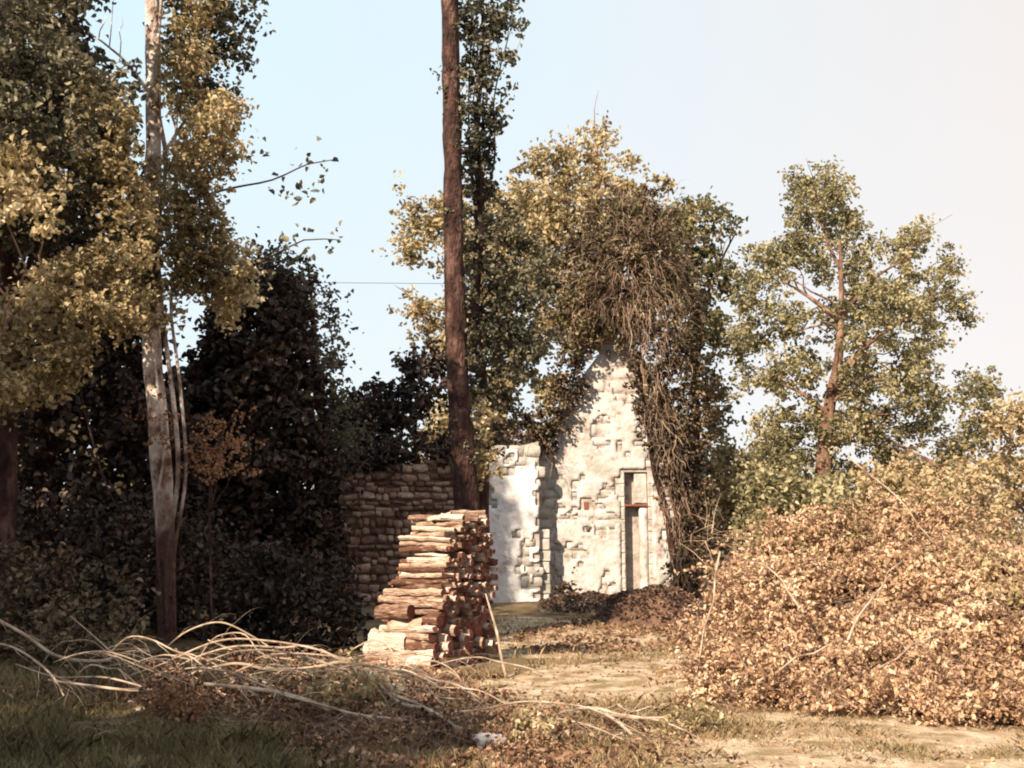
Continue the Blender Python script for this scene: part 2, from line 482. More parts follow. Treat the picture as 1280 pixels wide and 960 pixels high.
def tree(name, label, cat, trunk_px, Y, w_px, bark, crowns, leafmat, limbs=(), n_auto=10, group=None, rough=0.22, limb_lo=0.45):
    """trunk_px: list of pixel points from top to base; w_px: radii in pixels"""
    pts = px_path(list(reversed(trunk_px)), Y)
    rr = [w * Y / F for w in reversed(w_px)]
    base = pts[0].copy(); base.z = hgt(base.x, base.y) - 0.1
    pts[0] = base
    t = thing(name, label, cat, base, group)
    part('trunk', tube_mesh('trunk', pts, rr, bark, 14, rough, random.random() * 9, step=0.22), t)
    allc = []
    for V, cen in crowns:
        allc.append(cen)
    allc = np.concatenate(allc)
    top = pts[-1]
    for lp in limbs:
        p = px_path(lp[0], Y)
        r0 = lp[1] * Y / F
        lm = part('limb', tube_mesh('limb', p, [r0 * (1 - 0.75 * i / (len(p) - 1)) for i in range(len(p))], bark, 8, 0.15, random.random() * 9, step=0.25), t)
        for q in range(3):
            a_ = p[-2].lerp(p[-1], q / 3); b_ = a_ + (p[-1] - p[-2]) * .6 + Vector((random.uniform(-1, 1), random.uniform(-.6, .6), random.uniform(0, 1.2))) * .7
            sp = bpy.data.objects.new('branchlet', tube_mesh('branchlet', wob(a_, b_, 4, .2), [r0 * .3, r0 * .25, r0 * .2, r0 * .13, r0 * .08], bark, 6, .1, q, step=.2))
            C.objects.link(sp); sp.parent = lm
    for _ in range(n_auto):
        c = Vector(allc[rng.integers(len(allc))])
        k = random.uniform(limb_lo, 1.0)
        i = min(len(pts) - 2, int(k * (len(pts) - 1)))
        f = k * (len(pts) - 1) - i
        s = pts[i].lerp(pts[i + 1], f)
        if s.z > c.z + 0.5:
            s = min(pts, key=lambda q: abs(q.z - (c.z - 1.0)))
        r0 = max(0.02, rr[i] * 0.35)
        part('limb', tube_mesh('limb', wob(s, c, 5, 0.3), [r0, r0 * .8, r0 * .6, r0 * .45, r0 * .3, r0 * .15], bark, 6, 0.1, 1.0, step=0.3), t)
    V = np.concatenate([v for v, c in crowns])
    part('crown', leaf_mesh('crown', V, leafmat), t, kind='stuff')
    return t

# ------------------------------------------------------------------ ground
def build_ground():
    n = 190
    us = np.linspace(-1, 1, n)
    xs = np.sign(us) * (np.abs(us) * 14 + np.abs(us) ** 6 * 500)
    vs = np.linspace(0, 1, n)
    ys = -12 + vs * 52 + vs ** 8 * 700
    V = []; Fc = []
    for y in ys:
        for x in xs:
            V.append((x, y, hgt(x, y)))
    for j in range(n - 1):
        for i in range(n - 1):
            a = j * n + i
            Fc.append((a, a + 1, a + n + 1, a + n))
    link('ground', new_mesh('ground', V, Fc, M['ground'], True), kind='structure')

build_ground()

def sheet(name, pix, mat, lift, cell=0.16, kind='structure', label=None, cat=None):
    poly = [(ground_at(*p).x, ground_at(*p).y) for p in pix]
    x0, x1 = min(p[0] for p in poly), max(p[0] for p in poly)
    y0, y1 = min(p[1] for p in poly), max(p[1] for p in poly)
    nx = int((x1 - x0 + 2) / cell); ny = int((y1 - y0 + 2) / cell)
    P = np.array([(x0 - 1 + i * cell, y0 - 1 + j * cell) for j in range(ny) for i in range(nx)])
    ins, d = poly_inside(P, poly)
    sd = np.where(ins, d, -d)
    nzv = np.array([noise.noise(Vector((p[0] * 1.1, p[1] * 1.1, 5))) + 0.6 * noise.noise(Vector((p[0] * 3.3, p[1] * 3.3, 8))) for p in P])
    sd = sd + 0.35 * nzv
    V = []
    for p, s in zip(P, sd):
        V.append((p[0], p[1], hgt(p[0], p[1]) + lift + min(0.02, max(-0.05, s * 0.12))))
    Fc = []
    for j in range(ny - 1):
        for i in range(nx - 1):
            a = j * nx + i
            if max(sd[a], sd[a + 1], sd[a + nx], sd[a + nx + 1]) > -0.05:
                Fc.append((a, a + 1, a + nx + 1, a + nx))
    return link(name, new_mesh(name, V, Fc, mat, True), kind=kind, label=label, cat=cat)

sheet('path', [(560, 905), (600, 855), (660, 838), (780, 826), (860, 815), (1000, 830), (1000, 872), (880, 878), (760, 876), (700, 890), (640, 912)], M['path'], 0.004)
sheet('clearing', [(900, 905), (960, 885), (1100, 890), (1330, 905), (1500, 930), (1500, 1010), (800, 1010), (820, 945)], M['path'], 0.008)
sheet('trodden_earth', [(600, 822), (620, 795), (615, 770), (700, 762), (790, 764), (810, 790), (880, 812), (760, 822)], M['path'], 0.006)

# ------------------------------------------------------------------ stones
def stone_meshes(mat, n, bev=0.10, jit=0.06):
    out = []
    for k in range(n):
        r = random.Random(100 + k + len(mat.name))
        V = []
        # back ring (y=+.5) and front rings (y = -.5+), unit box; long along x
        def ring(y, s):
            q = []
            for (x, z) in ((-.5, -.5), (0, -.5), (.5, -.5), (.5, 0), (.5, .5), (0, .5), (-.5, .5), (-.5, 0)):
                cx = 0.90 if abs(x) == .5 and abs(z) == .5 else 1.0
                q.append((x * s * cx + r.uniform(-jit, jit) * .6, y + r.uniform(-jit, jit) * .25, z * s * cx + r.uniform(-jit, jit)))
            return q
        a = ring(.5, .97); b = ring(-.32, 1.0); c = ring(-.5, 1 - 2 * bev)
        V = a + b + c + [(r.uniform(-.1, .1), -.5 - r.uniform(-0.03, .03 + bev * .8), r.uniform(-.1, .1))]
        Fc = []
        for i in range(8):
            j = (i + 1) % 8
            Fc.append((i, j, 8 + j, 8 + i)); Fc.append((8 + i, 8 + j, 16 + j, 16 + i)); Fc.append((16 + i, 16 + j, 24))
        out.append(new_mesh('stone', V, Fc, mat, True))
    return out

ST_ASH = stone_meshes(M['stone'], 10, 0.035, 0.035)
ST_RUB = stone_meshes(M['rubble'], 10, 0.15, 0.10)
ST_FIELD = stone_meshes(M['stone'], 3, 0.2, 0.14)

YG = 31.0                                       # gable face depth
mpp = YG / F

def clip_half(poly, axis, val, keep_less):
    out = []
    n = len(poly)
    for i in range(n):
        a = poly[i]; b = poly[(i + 1) % n]
        ia = (a[axis] <= val) if keep_less else (a[axis] >= val)
        ib = (b[axis] <= val) if keep_less else (b[axis] >= val)
        if ia: out.append(a)
        if ia != ib:
            t = (val - a[axis]) / (b[axis] - a[axis])
            out.append((a[0] + t * (b[0] - a[0]), a[1] + t * (b[1] - a[1])))
    return out

def prism(poly, y0, y1):
    """poly in (x, z), extruded from y0 (front) to y1 (back)"""
    n = len(poly)
    V = [Vector((p[0], y0, p[1])) for p in poly] + [Vector((p[0], y1, p[1])) for p in poly]
    Fc = [tuple(range(n)), tuple(range(2 * n - 1, n - 1, -1))]
    for i in range(n):
        j = (i + 1) % n
        Fc.append((i, i + n, j + n, j))
    return V, Fc

def wz(px, py, Y):
    p = at(px, py, Y); return (p.x, p.z)

def lay_stones(parent, poly, Yf, hlo, hhi, wlo, whi, meshes, protr=0.05, skip=None, zj=0.008, keep=1.0, rj=.05):
    zs = [p[1] for p in poly]; xs = [p[0] for p in poly]
    z = min(zs); row = 0; cnt = 0
    while z < max(zs):
        h = random.uniform(hlo, hhi)
        x = min(xs) - random.uniform(0, wlo * .6)
        while x < max(xs):
            w = random.uniform(wlo, whi)
            cx, cz = x + w / 2, z + h / 2
            ins, d = poly_inside(np.array([[cx, cz]]), poly)
            if ins[0] and random.random() < keep and not (skip and skip(cx, cz, w, h)):
                p = protr + random.uniform(-.4, .5) * protr
                dep = 0.22
                jz = random.uniform(-1, 1) * zj
                o = link('stone', random.choice(meshes), parent, (cx, Yf - p + dep / 2, cz + jz),
                         rot=(random.uniform(-.03, .03), random.uniform(-rj, rj), random.uniform(-.05, .05)),
                         scale=(w - random.uniform(.015, .035), dep, h - random.uniform(.015, .03)))
                cnt += 1
            x += w
        z += h
        row += 1
    return cnt

# ---- the gable
G = [(664, 775), (664, 640), (666, 560), (700, 515), (728, 470), (752, 438), (777, 420), (800, 440), (830, 490), (858, 535), (880, 575), (884, 700), (884, 775)]
gpoly = [wz(x, y, YG) for x, y in G]
base = at(780, 760, YG); base.z = 0.0
chapel = thing('ruined_chapel', 'tall roofless pale stone gable of a ruined chapel, half smothered in ivy', 'ruin', base)
NX0, NZ0 = wz(783, 752, YG); NX1, NZ1 = wz(809, 590, YG)
geo = []
pl = clip_half(gpoly, 0, NX0, True); geo.append(prism(pl, YG, YG + .7))
pr = clip_half(gpoly, 0, NX1, False); geo.append(prism(pr, YG, YG + .7))
pm = clip_half(clip_half(gpoly, 0, NX0, False), 0, NX1, True)
geo.append(prism(clip_half(pm, 1, NZ1, False), YG, YG + .7))
geo.append(prism(clip_half(pm, 1, NZ1, True), YG + .34, YG + .7))
v, f = join_geo(geo)
part('wall_core', new_mesh('wall_core', v, f, M['mortar']), chapel)
hx, hz = wz(733, 632, YG); hx2, hz2 = wz(735, 662, YG)
def skip_g(cx, cz, w, h):
    if NX0 - w * .42 < cx < NX1 + w * .42 and cz < NZ1 + .02: return True
    if abs(cx - hx) < w * .5 and abs(cz - hz) < h * .5: return True
    return False
n_g = lay_stones(chapel, gpoly, YG, .24, .44, .34, .86, ST_ASH, .013, skip_g)
# filler stones each side of the hole and jambs of the niche
def block(parent, name, x0, z0, x1, z1, yf, yb, mat, bevel=0.02):
    w, h, d = x1 - x0, z1 - z0, yb - yf
    me = bpy.data.meshes.new(name)
    b = bevel
    V = []
    for (y, s) in ((d / 2, 0), (-d / 2 + b, 0), (-d / 2, b)):
        for (x, z) in ((-1, -1), (1, -1), (1, 1), (-1, 1)):
            V.append((x * (w / 2 - s) + random.uniform(-.008, .008), y, z * (h / 2 - s) + random.uniform(-.008, .008)))
    Fc = [(3, 2, 1, 0), (8, 9, 10, 11)]
    for r in (0, 4):
        for i in range(4):
            j = (i + 1) % 4
            Fc.append((r + i, r + j, r + 4 + j, r + 4 + i))
    me = new_mesh(name, V, Fc, mat)
    return link(name, me, parent, ((x0 + x1) / 2, (yf + yb) / 2, (z0 + z1) / 2))
z = NZ0
while z < NZ1:                              # narrow jamb stones on both sides of the recess
    h = random.uniform(.25, .42)
    z1 = min(z + h, NZ1)
    block(chapel, 'jamb_stone', NX0 - random.uniform(.16, .3), z + .01, NX0 - .004, z1 - .01, YG - .022, YG + .2, M['stone'])
    block(chapel, 'jamb_stone', NX1 + .004, z + .01, NX1 + random.uniform(.16, .3), z1 - .01, YG - .022, YG + .2, M['stone'])
    z = z1
zl = wz(800, 632, YG)[1]
block(chapel, 'lintel', NX0 - .01, zl - .035, NX1 + .01, zl + .045, YG - .03, YG + .4, M['red_stone'])
# round engaged shaft in the right half of the recess
sx = wz(806, 700, YG)[0]
part('shaft', tube_mesh('shaft', [(sx, YG + .12, NZ0 - .1), (sx, YG + .12, (NZ0 + zl) / 2), (sx, YG + .12, zl - .07)], [.15, .145, .14], M['plaster'], 12, .08, 2, step=.3), chapel)
block(chapel, 'capital', NX0 + .3, zl + .08, NX1 - .01, NZ1 - .03, YG + .06, YG + .36, M['stone'])
block(chapel, 'putlog_hole_lining', hx - .09, hz - .15, hx + .09, hz + .12, YG - .012, YG + .05, M['red_stone'])
block(chapel, 'putlog_hole_lining', hx2 - .05, hz2 - .05, hx2 + .04, hz2 + .05, YG - .07, YG + .05, M['dark_mortar'])

# stepped buttress at the left corner of the gable, in the shadow of the wall end
bx0, _ = wz(664, 660, YG); bx1, bzt = wz(686, 662, YG)
z = wz(700, 772, YG)[1]
while z < bzt:
    h = random.uniform(.26, .4); z1 = min(z + h, bzt)
    block(chapel, 'buttress_stone', bx0, z + .008, bx1 + random.uniform(-.03, .03), z1 - .008, YG - .62, YG - .08, M['stone'])
    z = z1

# ---- the lime-washed wall stub left of the gable
YS = YG - 0.75
S = [(590, 790), (592, 600), (600, 578), (612, 566), (630, 562), (655, 556), (673, 552), (674, 660), (676, 790)]
spoly = [wz(x, y, YS) for x, y in S]
v, f = prism(spoly, YS, YG + .65)
part('stub_core', new_mesh('stub_core', v, f, M['mortar']), chapel)
top_line = wz(640, 612, YS)[1]; bot_line = wz(640, 728, YS)[1]
n_s = lay_stones(chapel, spoly, YS, .24, .36, .32, .6, ST_ASH, .03)
# limewash coat: an undulating sheet with a ragged edge and real thickness
def coat(x0, x1, z0, z1, yf, mat, parent, name='limewash', cell=.09, edge=.18):
    nx = int((x1 - x0) / cell) + 1; nz_ = int((z1 - z0) / cell) + 1
    V = []; Fc = []; ok = []
    for j in range(nz_):
        for i in range(nx):
            x = x0 + i * (x1 - x0) / (nx - 1); z = z0 + j * (z1 - z0) / (nz_ - 1)
            n_ = noise.noise(Vector((x * 1.7, z * 1.7, 4))) + .5 * noise.noise(Vector((x * 5, z * 5, 9)))
            dd = min(x - x0, x1 - x, z - z0, z1 - z) - edge * (0.5 + n_)
            ok.append(dd > 0 and n_ > -.75)
            V.append((x, yf - .02 * n_ + .02, z))
    for j in range(nz_ - 1):
        for i in range(nx - 1):
            a = j * nx + i
            if ok[a] or ok[a + 1] or ok[a + nx] or ok[a + nx + 1]:
                Fc.append((a, a + 1, a + nx + 1, a + nx))
    o = part(name, new_mesh(name, V, Fc, mat, True), parent)
    md = o.modifiers.new('thick', 'SOLIDIFY'); md.thickness = .04; md.offset = -1
    return o
def coat_poly(poly, yf, mat, parent, thr, name='limewash', cell=.085, sc=1.3, seed=4, skip=None, edge=.1):
    xs = [p[0] for p in poly]; zs = [p[1] for p in poly]
    nx = int((max(xs) - min(xs)) / cell) + 1; nz_ = int((max(zs) - min(zs)) / cell) + 1
    P = np.array([(min(xs) + i * cell, min(zs) + j * cell) for j in range(nz_) for i in range(nx)])
    ins, d = poly_inside(P, poly)
    V = []; ok = []
    for (x, z), q, dd in zip(P, ins, d):
        n_ = noise.noise(Vector((x * sc, z * sc, seed))) + .6 * noise.noise(Vector((x * 4.5, z * 4.5, seed + 5))) + .3 * noise.noise(Vector((x * 11, z * 11, seed + 7)))
        ok.append(bool(q) and n_ + min(0, (dd - .35)) > thr and not (skip and skip(x, z)))
        V.append((x, yf - .015 * n_, z))
    Fc = []
    for j in range(nz_ - 1):
        for i in range(nx - 1):
            a = j * nx + i
            if ok[a] and ok[a + 1] and ok[a + nx] and ok[a + nx + 1]:
                Fc.append((a, a + 1, a + nx + 1, a + nx))
    o = part(name, new_mesh(name, V, Fc, mat, True), parent)
    md = o.modifiers.new('thick', 'SOLIDIFY'); md.thickness = .02; md.offset = 1
    return o
coat_poly([wz(x, y, YG) for x, y in ((690, 750), (690, 560), (735, 490), (760, 460), (785, 480), (815, 560), (840, 620), (840, 750))], YG - .026, M['plaster'], chapel, -.38,
          skip=lambda x, z: (NX0 - .05 < x < NX1 + .05 and z < NZ1 + .06) or abs(x - hx) < .14 and abs(z - hz) < .2 or abs(x - hx2) < .08 and abs(z - hz2) < .08)
coat_poly([(p[0] + (.03 if k_ < 3 else -.01 if k_ > 5 else 0), p[1]) for k_, p in enumerate(spoly)], YS - .046, M['white_plaster'], chapel, -.50, sc=1.1, seed=21)

# ---- low rubble wall running to the left
W = [(395, 800), (395, 615), (430, 596), (470, 588), (520, 578), (560, 572), (598, 568), (598, 800)]
YW = YG - 0.3
wpoly = [wz(x, y, YW) for x, y in W]
b2 = at(500, 760, YW); b2.z = 0
rwall = thing('ruined_wall', 'low brown rubble wall in shade left of the gable, behind the woodpile', 'wall', b2)
v, f = prism([(p[0], p[1] - .05) for p in wpoly], YW, YW + .65)
part('wall_core', new_mesh('wall_core', v, f, M['dark_mortar']), rwall)
n_w = lay_stones(rwall, wpoly, YW, .15, .30, .17, .52, ST_RUB, .07, lambda cx, cz, w, h: cz < wz(500, 760, YW)[1], .045, 1.0, .16)
print('stones', n_g, n_s, n_w)

# ------------------------------------------------------------------ growth on the walls
ivy_poly = [(703, 440), (700, 380), (708, 320), (735, 270), (775, 235), (815, 245), (850, 290), (868, 350), (880, 430), (898, 500), (890, 560), (884, 640), (882, 680), (874, 745),
            (856, 745), (848, 660), (838, 610), (828, 580), (816, 545), (800, 520), (792, 480), (788, 440), (770, 418), (748, 425), (730, 438), (712, 470), (696, 520), (684, 552), (672, 540)]
ivy = thing('ivy', 'dark ivy and dead vines smothering the right slope and top of the gable', 'ivy', at(860, 760, YG - .3))
Vi, ci = crown(ivy_poly, YG - .45, .85, 1500, .20, 13, .12, gap=0.33, gap_scale=20, seed=3)
part('foliage', leaf_mesh('foliage', Vi, M['ivy']), ivy, kind='stuff')
Vi2, _ = crown([(706, 420), (712, 330), (745, 275), (790, 250), (835, 290), (850, 360), (820, 400), (780, 405), (740, 415), (715, 440), (704, 440)], YG - .55, .5, 420, .2, 10, .15, gap=0.5, gap_scale=20, seed=5)
part('dry_foliage', leaf_mesh('dry_foliage', Vi2, M['olive']), ivy, kind='stuff')
for (x0, y0, x1, y1, r) in ((862, 765, 840, 560, .13), (852, 765, 800, 440, .10), (872, 765, 872, 500, .09), (845, 700, 830, 470, .07)):
    a = at(x0, y0, YG - .25); b = at(x1, y1, YG - .2)
    part('stem', tube_mesh('stem', wob(a, b, 6, .12), [r, r, r * .8, r * .7, r * .5, r * .4, r * .25], M['bark_brown'], 8, .3, 3, step=.25), ivy)

def twig_strips(origins, dirs, length, width, droop, n_seg=5, curl=.35):
    """thin three-sided twigs as one point array; returns geo lists for a joined mesh"""
    V = []; Fc = []
    for o, d in zip(origins, dirs):
        o = Vector(o); d = Vector(d).normalized()
        ln = length * random.uniform(.5, 1.4); p = o.copy()
        side = d.cross(Vector((0, 0, 1)))
        if side.length < .1: side = Vector((1, 0, 0))
        side.normalize(); up = side.cross(d)
        base_i = len(V)
        w = width * random.uniform(.6, 1.5)
        for k in range(n_seg + 1):
            t = k / n_seg; ww = w * (1 - .8 * t)
            V += [p + side * ww, p - side * ww * .5 + up * ww * .8, p - side * ww * .5 - up * ww * .8]
            d = (d + Vector((random.uniform(-1, 1), random.uniform(-1, 1), random.uniform(-1, 1))) * curl + Vector((0, 0, -droop))).normalized()
            p = p + d * ln / n_seg
        for k in range(n_seg):
            for s in range(3):
                a = base_i + k * 3 + s; b = base_i + k * 3 + (s + 1) % 3
                Fc.append((a, b, b + 3, a + 3))
    return V, Fc

# dry vines bursting out of the top of the ivy
org = []; dr = []
c0 = at(792, 345, YG - .4)
for _ in range(1500):
    px = random.gauss(792, 36); py = random.gauss(340, 58)
    if not (705 < px < 880 and 235 < py < 520) or (px < 800 and py > 395 + max(0, px - 740) * .5): continue
    o = at(px, py, YG - .6 - random.uniform(0, .8))
    d = (o - c0) + Vector((random.gauss(0, .5), random.gauss(-.3, .4), random.gauss(.2, .5)))
    org.append(o); dr.append(d)
for _ in range(330):
    t = random.random()
    px = 812 + 48 * t + random.gauss(0, 11); py = 420 + 320 * t + random.gauss(0, 20)
    org.append(at(px, py, YG - 1.0 - random.uniform(0, .3))); dr.append(Vector((random.gauss(.1, .4), random.gauss(-.4, .3), random.gauss(-.6, .5))))
v, f = twig_strips(org, dr, .58, .010, .26, 6, .42)
part('dead_vines', new_mesh('dead_vines', v, f, M['vinetwig']), ivy, kind='stuff')

wl = thing('wall_top_growth', 'dark reddish bramble and ivy trailing along the top of the low rubble wall', 'bramble', at(510, 590, YW + .3))
Vt, _ = crown([(410, 610), (425, 580), (470, 560), (520, 548), (560, 540), (600, 535), (640, 530), (676, 528), (690, 550), (672, 575), (640, 566), (600, 574), (540, 580), (470, 594), (430, 612)], YW + .2, .5, 520, .18, 11, .13, seed=8)
part('foliage', leaf_mesh('foliage', Vt, M['dark']), wl, kind='stuff')
org = [at(random.uniform(420, 690), random.uniform(540, 585), YW - random.uniform(0, .3)) for _ in range(260)]
dr = [Vector((random.gauss(0, .6), -.4, random.gauss(.3, .6))) for _ in org]
v, f = twig_strips(org, dr, .6, .01, .15)
part('stems', new_mesh('stems', v, f, M['vinetwig']), wl, kind='stuff')

pe = at(676, 545, YG - .8)
gg = thing('ivy', 'golden ivy on the left gable slope above the low wall', 'ivy', pe)
Vt, _ = crown([(590, 480), (640, 470), (700, 470), (706, 480), (685, 530), (660, 550), (600, 555)], YG + .9, .6, 190, .2, 10, .15, gap=.5, seed=9)
part('foliage', leaf_mesh('foliage', Vt, M['gold']), gg, kind='stuff')
Vt, _ = crown([(720, 430), (738, 408), (750, 418), (742, 440), (722, 480), (704, 525), (690, 545), (684, 540), (700, 490)], YG - .3, .3, 130, .15, 9, .11, gap=.3, seed=10)
part('foliage', leaf_mesh('foliage', Vt, M['ivy']), gg, kind='stuff')

# ------------------------------------------------------------------ woodpile
def log_mesh(kind, k):
    r = random.Random(500 + k)
    V = []; Fc = []; mi = []
    n = 10
    if kind == 'round':
        prof = [(math.cos(2 * math.pi * i / n) * r.uniform(.9, 1.1), math.sin(2 * math.pi * i / n) * r.uniform(.85, 1.1)) for i in range(n)]
        split = []
    else:       # a quarter or half log: round back, flat faces
        prof = []
        half = 3 if kind == 'quarter' else 5
        span = math.pi * (.6 if kind == 'quarter' else 1.0)
        for i in range(7):
            a = -span / 2 + span * i / 6 + math.pi / 2
            prof.append((math.cos(a) * 1.15 * r.uniform(.93, 1.07), (math.sin(a) * 1.15 - .5) * r.uniform(.93, 1.07)))
        prof.append((-.25, -.55)); prof.append((.2, -.6))
        n = len(prof)
    segs = 5
    bend = [(r.uniform(-.3, .3), r.uniform(-.2, .2)) for _ in range(segs + 1)]
    for s in range(segs + 1):
        x = -.5 + s / segs
        sc = 1 + r.uniform(-.13, .13)
        for (a, b) in prof:
            V.append((x, a * sc + bend[s][0], b * sc + bend[s][1]))
    for s in range(segs):
        for i in range(n):
            j = (i + 1) % n
            Fc.append((s * n + i, s * n + j, (s + 1) * n + j, (s + 1) * n + i))
            mi.append(2 if (kind != 'round' and i >= 6) else 0)
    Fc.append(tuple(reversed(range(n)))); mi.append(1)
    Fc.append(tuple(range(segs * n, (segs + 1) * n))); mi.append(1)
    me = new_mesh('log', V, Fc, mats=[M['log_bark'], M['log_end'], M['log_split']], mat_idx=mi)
    return me

LOGS = [log_mesh('round', i) for i in range(5)] + [log_mesh('half', i + 10) for i in range(3)] + [log_mesh('quarter', i + 20) for i in range(4)]
AX = Vector((math.sin(math.radians(52)), -math.cos(math.radians(52)), 0))      # log axis: ends face right and a little to the camera
RUN = Vector((-AX.y, AX.x, 0))                                                 # the stack runs away from the camera
ax_ang = math.atan2(AX.y, AX.x)
corner = ground_at(540, 838)                                                   # near corner of the pile where sides and ends meet
corner.z = 0
H_top = at(600, 643, 15.2).z
z = .07; row = 0; n_logs = 0
pile_group = 'firewood logs in the tall stack'
while z < H_top:
    t = z / H_top
    length = .95 + .34 * (1 - t) ** 1.2 + random.uniform(-.03, .03)
    front = 0.0 + .55 * t ** 1.3          # near side steps back as it rises
    back = 1.32 - .25 * max(0, t - .85) / .15
    dy = .125
    r = front + (row % 2) * .06
    nf = 0; col = 0
    while r < back:
        rad = random.uniform(.033, .052) if t > .3 else random.uniform(.055, .08)
        ln = length * random.uniform(.86, 1.12)
        if t > .9: ln *= random.uniform(.8, 1.05)
        out = random.uniform(-.07, .09) if r > front + .1 else random.uniform(-.04, .05)
        c = corner + AX * (-ln / 2 + out + .02 - .08 * max(0, t - .55)) + RUN * (r + random.uniform(-.02, .02))
        c.z = z + hgt(c.x, c.y) * .3 + random.uniform(-.02, .02)
        first = r < front + .12
        ow = ['first', 'second', 'third', 'fourth', 'fifth', 'sixth', 'seventh', 'eighth', 'ninth', 'tenth', 'eleventh', 'twelfth', 'thirteenth', 'fourteenth', 'fifteenth', 'sixteenth', 'seventeenth', 'eighteenth', 'nineteenth', 'twentieth', 'twenty-first', 'twenty-second', 'twenty-third', 'twenty-fourth', 'twenty-fifth', 'twenty-sixth', 'twenty-seventh', 'topmost']
        col = max(0, col)
        if first:
            lab = 'pale sunlit log on the left side of the woodpile, %s layer up%s' % (ow[row], '' if nf == 0 else ', set back')
            nf += 1
        else:
            lab = 'dark cut log end in woodpile, %s layer up, %s from near corner' % (ow[row], ow[col])
        col += 0 if first else 1
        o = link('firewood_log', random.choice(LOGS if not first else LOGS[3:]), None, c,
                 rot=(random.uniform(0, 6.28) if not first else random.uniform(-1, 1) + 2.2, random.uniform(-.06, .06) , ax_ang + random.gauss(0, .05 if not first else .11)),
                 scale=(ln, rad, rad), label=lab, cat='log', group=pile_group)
        n_logs += 1
        r += rad * 2 + .0
    z += .074 if t > .3 else .112; row += 1
print('logs', n_logs)
# loose thick logs slumped at the left foot
for i, (px, py, ln, rad, zz, an) in enumerate([(492, 815, .55, .13, .12, .3), (520, 825, .6, .12, .10, -.1), (478, 790, .6, .14, .34, .2), (516, 795, .6, .13, .32, 0.1), (500, 765, .6, .12, .56, .15), (470, 812, .5, .11, .1, .5), (484, 745, .55, .10, .76, .1), (520, 762, .5, .11, .58, -.1)]):
    g = ground_at(px, 838)
    link('firewood_log', LOGS[i % 5], None, (g.x + .05, g.y + .35 + .05 * (i % 3), zz),
         rot=(i, 0, ax_ang + an), scale=(ln, rad, rad), label=['shortest thick log slumped at the near left foot of the woodpile', 'thick log end lying nearest the corner of the woodpile foot', 'thick slumped log at the outer left of the woodpile, second tier', 'slumped log on the second tier below the split lengths', 'slumped log in the middle of the third tier at the woodpile foot', 'small log lying farthest out on the ground left of the woodpile', 'uppermost slumped log leaning against the left side of the woodpile', 'slumped log in the third tier closest to the log ends'][i], cat='log', group='slumped logs at the foot of the woodpile')
# stick leaning on the ends
a = at(634, 838, 13.7); a.z = hgt(a.x, a.y) ; b = at(607, 742, 14.3)
link('leaning_stick', tube_mesh('leaning_stick', wob(a, b, 4, .05), [.022, .02, .018, .016, .01], M['bleached'], 7, .1, 1, step=.1),
     label='pale stick leaning against the log ends at the right foot of the woodpile', cat='stick')
# loose split pieces across the top
for i in range(7):
    px = random.uniform(520, 595)
    g = at(px, 645 + random.uniform(-5, 5), 14.3 + random.uniform(0, .9))
    link('firewood_log', LOGS[5 + i % 7], None, g, rot=(random.uniform(0, 6), random.uniform(-.15, .15), ax_ang + random.gauss(0, .35)),
         scale=(random.uniform(.35, .6), .045, .045), label='loose split piece lying askew on top of the woodpile, %s one thrown down' % ['first', 'second', 'third', 'fourth', 'fifth', 'sixth', 'seventh'][i], cat='log', group='loose pieces on top of the woodpile')

# ------------------------------------------------------------------ earth mound and stones before the gable
def mound(name, label, px, py, Y, rx, ry, h, mat):
    c = at(px, py, Y); c.z = hgt(c.x, c.y)
    n = 34; V = []; Fc = []
    for j in range(n):
        for i in range(n):
            u = -1 + 2 * i / (n - 1); w = -1 + 2 * j / (n - 1)
            d = math.sqrt(u * u + w * w)
            x = u * rx; y = w * ry
            hh = h * max(0, 1 - d ** 2) ** .7 * (1 + .5 * noise.noise(Vector((x * 1.5 + px, y * 1.5, 0)))) + .10 * noise.noise(Vector((x * 4, y * 4, px))) * max(0, 1 - d)
            V.append((x, y, hh + hgt(c.x + x, c.y + y) - c.z - .06))
    for j in range(n - 1):
        for i in range(n - 1):
            a = j * n + i; Fc.append((a, a + 1, a + n + 1, a + n))
    t = thing(name, label, 'mound', c)
    o = link('earth', new_mesh('earth', V, Fc, mat, True), t, c)
    N = 2600
    P = rng.uniform(-1, 1, (N, 2)); P = P[(P ** 2).sum(1) < .95]
    cc = []
    for u, w in P:
        x = u * rx; y = w * ry; d = math.hypot(u, w)
        hh = h * max(0, 1 - d ** 2) ** .7 * (1 + .5 * noise.noise(Vector((x * 1.5 + px, y * 1.5, 0)))) + .05
        cc.append((c.x + x, c.y + y, hgt(c.x + x, c.y + y) + hh - .03 + random.uniform(0, .06)))
    part('dead_leaves', leaf_mesh('dead_leaves', leaf_verts(np.array(cc), .10 * rng.uniform(.5, 1.3, len(cc)), .8), M['mound_leaf']), t, kind='stuff')
    return t
M['mound_leaf'] = leaf_mat('mound_leaf', [(0.04, 0.022, 0.014), (0.09, 0.05, 0.034), (0.17, 0.10, 0.07), (0.32, 0.21, 0.15)], trans=.1)
mound('earth_mound', 'brown heap of earth and dead leaves at the foot of the ivy', 815, 800, 24.5, 1.35, 1.6, .75, M['mound'])
mound('earth_mound', 'low tan bank of soil against the foot of the pale gable', 745, 775, 28.5, 1.6, 1.3, .32, M['path'])
